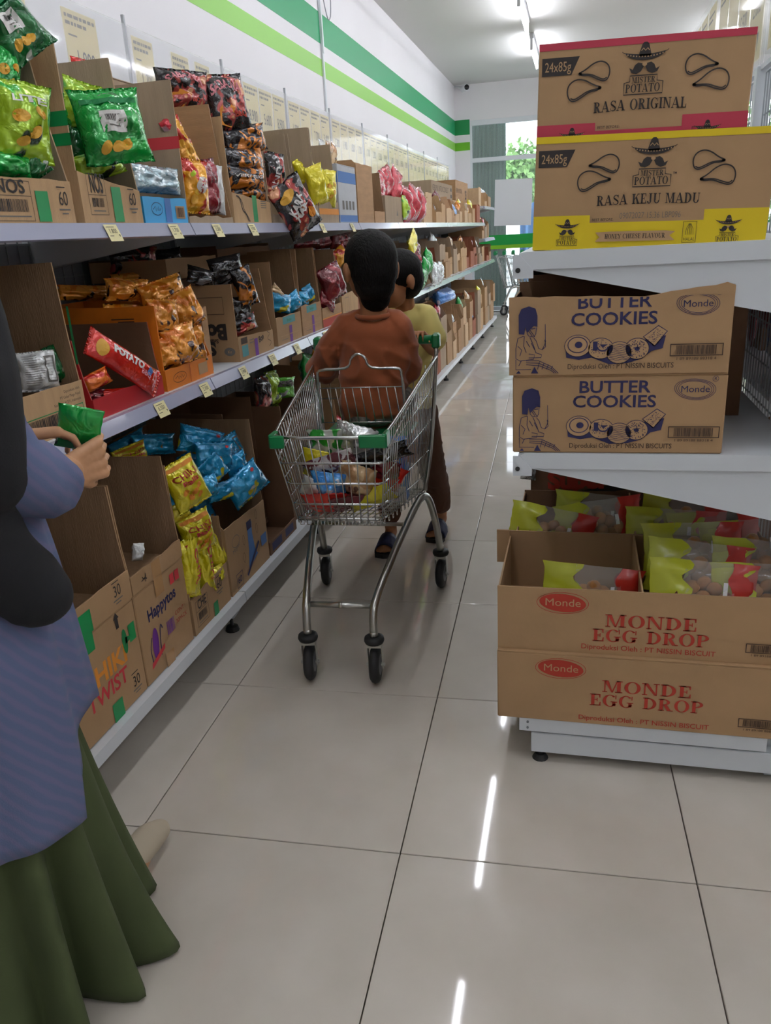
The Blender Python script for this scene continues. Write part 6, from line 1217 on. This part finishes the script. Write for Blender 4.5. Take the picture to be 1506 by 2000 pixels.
# ---- boy sitting in the cart, back to the camera
B1 = thing('person', 'boy in a rust-brown T-shirt sitting in the cart with his back to the camera', 'person', (-.69, 2.6, .622))
def rel(p, o): return Vector(p) - o
o1 = Vector((-.69, 2.6, .622)); w = lambda *p: rel(p, o1)
bm = bmesh.new(); hy = .12   # head turned slightly left
T1 = head_prims(bm, w(-.668, 2.6, 1.148), 1.1, PI + .6, -.05, True)
chain(bm, [(w(-.666, 2.6, 1.09), .05), (w(-.663, 2.605, 1.02), .047), (w(-.665, 2.61, .97), .05)])
for c, r in (((-.668, 2.62, .94), (.115, .062, .06)), ((-.672, 2.625, .86), (.1, .062, .09)), ((-.678, 2.62, .76), (.09, .06, .09)), ((-.685, 2.62, .675), (.105, .075, .055))): ell3(bm, w(*c), r)
for s, sh, el, wr, hd in ((-1, (-.79, 2.62, .95), (-.895, 2.66, .80), (-.83, 2.76, .78), (.4, .9, 0)), (1, (-.58, 2.62, .945), (-.565, 2.665, .79), (-.59, 2.76, .79), (-.4, .9, .1))):
    chain(bm, [(w(*sh), .036), (w(*el), .027), (w(*wr), .019)]); hand(bm, w(*wr), hd, (0, 0, -1), .062, 1.0, thumb=s)
for s in (-1, 1): chain(bm, [(w(-.685 + s * .055, 2.62, .67), .06), (w(-.69 + s * .075, 2.8, .665), .045), (w(-.69 + s * .075, 2.84, .56), .037), (w(-.69 + s * .075, 2.85, .44), .026), (w(-.69 + s * .075, 2.9, .42), .024), (w(-.69 + s * .075, 2.93, .41), .018)])
blend('body', bm, .0048, SKIN, B1, 3); face_bits(T1, 1.1, B1)
bm = bmesh.new(); hair_cap(T1, 1.1, bm, PI + .6, -.05, -.05); ell3(bm, T1((0, .034, -.035)), (.069, .06, .075)); ell3(bm, T1((0, .036, -.085)), (.05, .036, .045)); blend('hair', bm, .005, HAIR, B1, 9, fold(60, 60, .0012))
bm = bmesh.new()
cap(bm, w(-.735, 2.62, .972), .047, w(-.598, 2.62, .968), .047)
for c, r in (((-.668, 2.615, .93), (.13, .074, .08)), ((-.672, 2.612, .86), (.122, .078, .16)), ((-.68, 2.605, .77), (.118, .082, .17)), ((-.688, 2.595, .705), (.122, .088, .1))): ell3(bm, w(*c), r)
chain(bm, [(w(-.755, 2.62, .955), .057), (w(-.825, 2.64, .885), .056), (w(-.885, 2.665, .812), .052), (w(-.875, 2.69, .8), .05)]); chain(bm, [(w(-.592, 2.62, .95), .055), (w(-.578, 2.645, .875), .052), (w(-.572, 2.67, .8), .048)])
SHB = mat('rust_cotton', '98502a', .85, var=.05, vscale=5, bump=.15, bscale=500, sheen=.2)
def f1(co, n):
    a = noise.noise(Vector((co.x * 9 + co.z * 6, co.y * 6, co.z * 5 - co.x * 5))); b = noise.noise(Vector((co.x * 20, co.y * 10, co.z * 30))) if co.z < .2 else noise.noise(Vector((co.x * 16 + co.z * 10, 4, co.z * 8)))
    return .012 * (1 - abs(a) * 2.5) ** 2 * (.6 if co.z > .27 else 1) - .004 + .005 * b - .001
blend('t_shirt', bm, .0058, SHB, B1, 3, f1)
bm = bmesh.new(); tube(bm, [w(-.665 + .06 * math.cos(a), 2.612 + .058 * math.sin(a), .998 + .006 * math.sin(a)) for a in [2 * PI * i / 24 for i in range(24)]], .009, 8, True); bmobj('collar', bm, SHB, B1, True)
bm = bmesh.new(); ell3(bm, w(-.688, 2.575, .654), (.085, .065, .03))
for s in (-1, 1): chain(bm, [(w(-.69 + s * .055, 2.64, .672), .066), (w(-.69 + s * .07, 2.76, .672), .06)])
blend('shorts', bm, .006, mat('patterned_shorts', '9a938a', .85, c2='4a443e', vscale=28), B1, 3, fold(20, 20, .003))
# ---- boy pushing the cart
o2 = Vector((-.66, 2.98, 0)); w = lambda *p: rel(p, o2)
B2 = thing('person', 'boy in a pale yellow T-shirt and brown trousers pushing the cart by its handle', 'person', tuple(o2))
bm = bmesh.new(); T2 = head_prims(bm, w(-.643, 2.90, 1.09), .96, -.85, .12, True)
chain(bm, [(w(-.632, 2.93, 1.04), .037), (w(-.632, 2.955, .985), .038), (w(-.64, 2.965, .945), .048)])
for c, r in (((-.635, 2.97, .92), (.11, .06, .055)), ((-.64, 2.985, .83), (.095, .062, .09)), ((-.645, 3.0, .73), (.085, .062, .09)), ((-.655, 3.0, .64), (.095, .07, .06))): ell3(bm, w(*c), r)
chain(bm, [(w(-.545, 2.96, .93), .034), (w(-.53, 2.95, .83), .026), (w(-.545, 2.84, .875), .018), (w(-.55, 2.80, .9), .017)]); hand(bm, w(-.55, 2.80, .905), (-.02, -1, .2), (0, -.3, -1), .062, 1.15, thumb=-1)
chain(bm, [(w(-.745, 2.97, .92), .034), (w(-.79, 2.93, .83), .026), (w(-.8, 2.83, .88), .018)]); hand(bm, w(-.8, 2.81, .893), (.15, -1, .15), (0, -.2, -1), .062, 1.15, thumb=1)
chain(bm, [(w(-.70, 3.0, .6), .06), (w(-.745, 2.97, .36), .043), (w(-.755, 3.0, .2), .035), (w(-.75, 3.02, .07), .025)]); chain(bm, [(w(-.75, 3.02, .06), .026), (w(-.752, 2.94, .035), .024), (w(-.754, 2.90, .03), .02)])
chain(bm, [(w(-.605, 3.02, .6), .06), (w(-.575, 3.05, .36), .043), (w(-.565, 3.16, .2), .035), (w(-.565, 3.2, .075), .025)]); chain(bm, [(w(-.565, 3.2, .06), .026), (w(-.575, 3.12, .035), .024), (w(-.58, 3.09, .03), .02)])
for (x, y) in ((-.754, 2.9), (-.58, 3.085)):
    for q in range(5): cap(bm, w(x + (q - 2) * .0115, y, .03), .0085, w(x + (q - 2) * .0125, y - .022 + .004 * abs(q - 1), .026), .0075)
blend('body', bm, .0048, SKIN, B2, 3); face_bits(T2, .96, B2)
bm = bmesh.new(); hair_cap(T2, .97, bm, -.85, .12, -.005); blend('hair', bm, .005, HAIR, B2, 3, fold(50, 50, .0014))
bm = bmesh.new(); YW = mat('pale_yellow_cotton', 'f6e68e', .85, bump=.12, bscale=500, sheen=.2)
cap(bm, w(-.69, 2.965, .955), .04, w(-.58, 2.965, .955), .04)
for c, r in (((-.635, 2.97, .93), (.125, .07, .06)), ((-.64, 2.985, .84), (.112, .078, .1)), ((-.648, 2.995, .73), (.11, .08, .11)), ((-.655, 3.0, .63), (.115, .085, .07))): ell3(bm, w(*c), r)
chain(bm, [(w(-.56, 2.965, .94), .05), (w(-.53, 2.955, .87), .05)]); chain(bm, [(w(-.73, 2.965, .93), .05), (w(-.775, 2.95, .86), .052)])
blend('t_shirt', bm, .006, YW, B2, 3, fold(12, 8, .006, 2))
TRS = mat('brown_trousers', '5a3a28', .85, var=.06); bm = bmesh.new(); ell3(bm, w(-.655, 3.0, .6), (.105, .08, .07))
chain(bm, [(w(-.70, 3.0, .58), .07), (w(-.74, 2.975, .36), .058), (w(-.752, 3.0, .22), .05), (w(-.75, 3.015, .14), .045)]); chain(bm, [(w(-.605, 3.02, .58), .07), (w(-.575, 3.05, .36), .058), (w(-.567, 3.15, .21), .05), (w(-.565, 3.19, .13), .045)])
blend('trousers', bm, .006, TRS, B2, 3, fold(14, 18, .005, 5))
SAND = mat('navy_sandal', '1c2248', .6); SOLE = mat('dark_sole', '1d1a18', .7)
for (x, y, yy) in ((-.752, 2.945, 0), (-.573, 3.13, .05)):
    s = new_obj('sandal', None, B2, None, w(x, y, 0)); bm = bmesh.new(); prism(bm, [(-.03, .09), (-.032, .0), (-.042, -.05), (-.036, -.075), (0, -.085), (.036, -.075), (.042, -.05), (.032, 0), (.03, .09), (0, .1)], 'z', .0, .016); bmobj('sole', bm, SOLE, s)
    V = []; F = []; n = 12
    for j in range(5):
        for i in range(n + 1): a = PI * i / n; V.append((.039 * math.cos(a), -.055 + .02 * j, .012 + (.037 + .006 * j) * math.sin(a) ** .8))
    for j in range(4):
        for i in range(n): q = j * (n + 1) + i; F.append((q, q + 1, q + n + 2, q + n + 1))
    st = fromdata('strap', V, F, SAND, s, True); st.modifiers.new('s', 'SOLIDIFY').thickness = .004
# ---- woman at the left frame edge
o3 = Vector((-.885, .87, 0)); w = lambda *p: rel(p, o3)
WM = thing('person', 'woman in a long black headscarf, striped tunic and dark green skirt at the left edge', 'person', tuple(o3 + Vector((-.05, 0, 0))))
bm = bmesh.new(); TW = head_prims(bm, w(-.9, .9, 1.47), 1.08, PI - .15, .25, True)
chain(bm, [(w(-.9, .88, 1.41), .052), (w(-.895, .87, 1.32), .055)])
for c, r in (((-.89, .87, 1.24), (.16, .085, .08)), ((-.89, .875, 1.1), (.13, .1, .13)), ((-.89, .87, .95), (.13, .1, .12)), ((-.89, .87, .82), (.15, .12, .11))): ell3(bm, w(*c), r)
for s in (-1, 1): chain(bm, [(w(-.89 + s * .075, .87, .78), .09), (w(-.89 + s * .075, .89 + .04 * s, .45), .06), (w(-.885 + s * .07, .9 + .05 * s, .1), .035), (w(-.885 + s * .07, 1.0 + .09 * s, .035), .03), (w(-.88 + s * .05, 1.05 + .12 * s, .03), .025)])
# arms
RW = (-.712, 1.015, .93); LW = (-.80, 1.01, .985)
chain(bm, [(w(-.745, .87, 1.24), .05), (w(-.70, .84, 1.0), .038), (w(*RW), .026)]); chain(bm, [(w(-1.03, .88, 1.24), .05), (w(-1.0, .92, 1.02), .038), (w(*LW), .024)])
blend('body', bm, .0075, SKINW, WM, 2)
bm = bmesh.new(); cap(bm, w(-.707, .985, .92), .025, w(*RW), .024); hand(bm, w(*RW), (.35, .9, .1), (-.9, .25, .1), .068, 1.25, thumb=1, fr=.0068)
blend('right_hand', bm, .0035, SKINW, WM, 2)
bm = bmesh.new(); cap(bm, w(-.86, .98, .99), .023, w(*LW), .022); hand(bm, w(*LW), (.65, .7, -.05), (.1, -.2, -1), .07, .9, thumb=-1, fr=.0068)
blend('left_hand', bm, .0035, SKINW, WM, 2); face_bits(TW, 1.08, WM)
# skirt with deep folds
def cone(name, prof, m, parent, n=120, nz=40, foldf=None, c=(0, 0), solid=.003):
    V = []; F = []
    for j in range(nz + 1):
        tt = j / nz
        for i in range(n): V.append(prof(2 * PI * i / n, tt))
    for j in range(nz):
        for i in range(n): F.append((j * n + i, j * n + (i + 1) % n, (j + 1) * n + (i + 1) % n, (j + 1) * n + i))
    o = fromdata(name, V, F, m, parent, True); s = o.modifiers.new('s', 'SOLIDIFY'); s.thickness = solid; return o
def skirt(a, t_):
    z = .9 * (1 - t_) + .008 * t_; k = t_ ** 1.3
    rx = .13 + .034 * k; ry = .125 + .085 * k
    f = (.002 + .036 * k ** 1.6) * (math.cos(a * 11 + 1.2 * math.sin(a * 2) + t_ * .8) + .5 * math.cos(a * 17 + 2)); f += .012 * k * math.sin(a * 4 + 1)
    bulge = .055 * k ** 3 * math.exp(-((a - .35) / .28) ** 2) 
    return (math.cos(a) * (rx + f + bulge), .0 + .03 * k + math.sin(a) * (ry + f), z)
cone('skirt', skirt, mat('olive_green_cloth', '414c2a', .9, var=.08, vscale=6, bump=.1, bscale=400), WM, 160, 44)
TUN = mat('tunic_knit', '5d6680', .9, bump=.15, bscale=500)
n_ = TUN.node_tree.nodes; l_ = TUN.node_tree.links; tc = n_.new('ShaderNodeTexCoord'); wv = n_.new('ShaderNodeTexWave'); wv.bands_direction = 'DIAGONAL'; wv.inputs['Scale'].default_value = 22; wv.inputs['Distortion'].default_value = 2.0; wv.inputs['Detail'].default_value = 1; l_.new(tc.outputs['Object'], wv.inputs[0])
rp = n_.new('ShaderNodeValToRGB'); rp.color_ramp.elements[0].color = lin('566282'); rp.color_ramp.elements[0].position = .3; rp.color_ramp.elements[1].color = lin('646484'); rp.color_ramp.elements[1].position = .9; l_.new(wv.outputs['Fac'], rp.inputs[0]); l_.new(rp.outputs[0], n_['Principled BSDF'].inputs['Base Color'])
def tunic(a, t_):
    zb = .40 + .1 * math.exp(-((a - .35) / .6) ** 2) + .14 * math.exp(-((a - 2.8) / .3) ** 2) + .08 * (math.sin(a) > 0) * math.sin(a)
    z = 1.3 * (1 - t_) + zb * t_
    rx = .12 + .055 * min(1, t_ * 2.5) - .02 * math.exp(-((t_ - .45) / .15) ** 2) + .005 * t_; ry = .09 + .05 * min(1, t_ * 2) + .06 * t_
    f = .012 * t_ * math.cos(a * 6 + 1) + .004 * math.cos(a * 13)
    return (math.cos(a) * (rx + f), .01 * t_ + math.sin(a) * (ry + f), z)
cone('tunic', tunic, TUN, WM, 120, 40)
def sleeve(p0, r0, p1, r1, p2, r2, nm='sleeve'):
    bm = bmesh.new(); P_ = smooth_path([p0, p1, p2], 3); N = len(P_); tube(bm, P_, [r0 + (r1 - r0) * min(1, 2 * i / N) if i < N / 2 else r1 + (r2 - r1) * (2 * i / N - 1) for i in range(N)], 20, caps=False)
    for v in bm.verts: v.co += Vector((noise.noise(v.co * 22), noise.noise(v.co * 22 + Vector((5, 5, 5))), noise.noise(v.co * 20 + Vector((9, 2, 2))))) * .012
    o = bmobj(nm, bm, TUN, WM, True); o.modifiers.new('s', 'SOLIDIFY').thickness = .004; return o
sleeve(w(-.75, .87, 1.22), .07, w(-.70, .835, .98), .062, w(-.718, .985, .925), .048); sleeve(w(-1.02, .88, 1.22), .07, w(-1.0, .92, 1.0), .06, w(-.87, .98, .98), .045)
# headscarf reaching below the elbows with a rounded hanging corner
HJ = mat('black_headscarf', '0d0e12', .9, bump=.1, bscale=300); bm = bmesh.new()
ell3(bm, w(-.9, .89, 1.475), (.1, .115, .125)); ell3(bm, w(-.895, .875, 1.36), (.115, .12, .09)); ell3(bm, w(-.89, .875, 1.24), (.18, .13, .1)); ell3(bm, w(-.89, .87, 1.08), (.18, .145, .16))
chain(bm, [(w(-.74, .86, 1.22), .075), (w(-.715, .835, 1.1), .075), (w(-.71, .83, .99), .06)]); chain(bm, [(w(-.76, .83, 1.08), .1), (w(-.77, .82, .95), .085), (w(-.73, .84, .86), .06), (w(-.685, .865, .79), .042)]); chain(bm, [(w(-1.03, .87, 1.2), .08), (w(-1.03, .88, 1.05), .08)]); ell3(bm, w(-.87, .84, .95), (.16, .12, .1))
ell3(bm, w(-.9, .83, 1.1), (.17, .14, .2)); ell3(bm, w(-.9, .82, .97), (.17, .14, .13)); blend('headscarf', bm, .008, HJ, WM, 5, fold(7, 3, .012, 8))
FEET = mat('cream_sock', 'b8ac96', .8); bm = bmesh.new(); chain(bm, [(w(-.83, 1.1, .05), .034), (w(-.83, 1.2, .04), .034), (w(-.825, 1.235, .032), .026)]); chain(bm, [(w(-.93, .93, .05), .034), (w(-.93, 1.03, .035), .032)]); blend('footwear', bm, .006, FEET, WM, 3)
gpk = bag('small green and white packet held in the woman\'s hands', F_GREEN, (-.765, 1.07, .985), (.2, .3, .45), .07, .075, .012, 500, wr=.8)
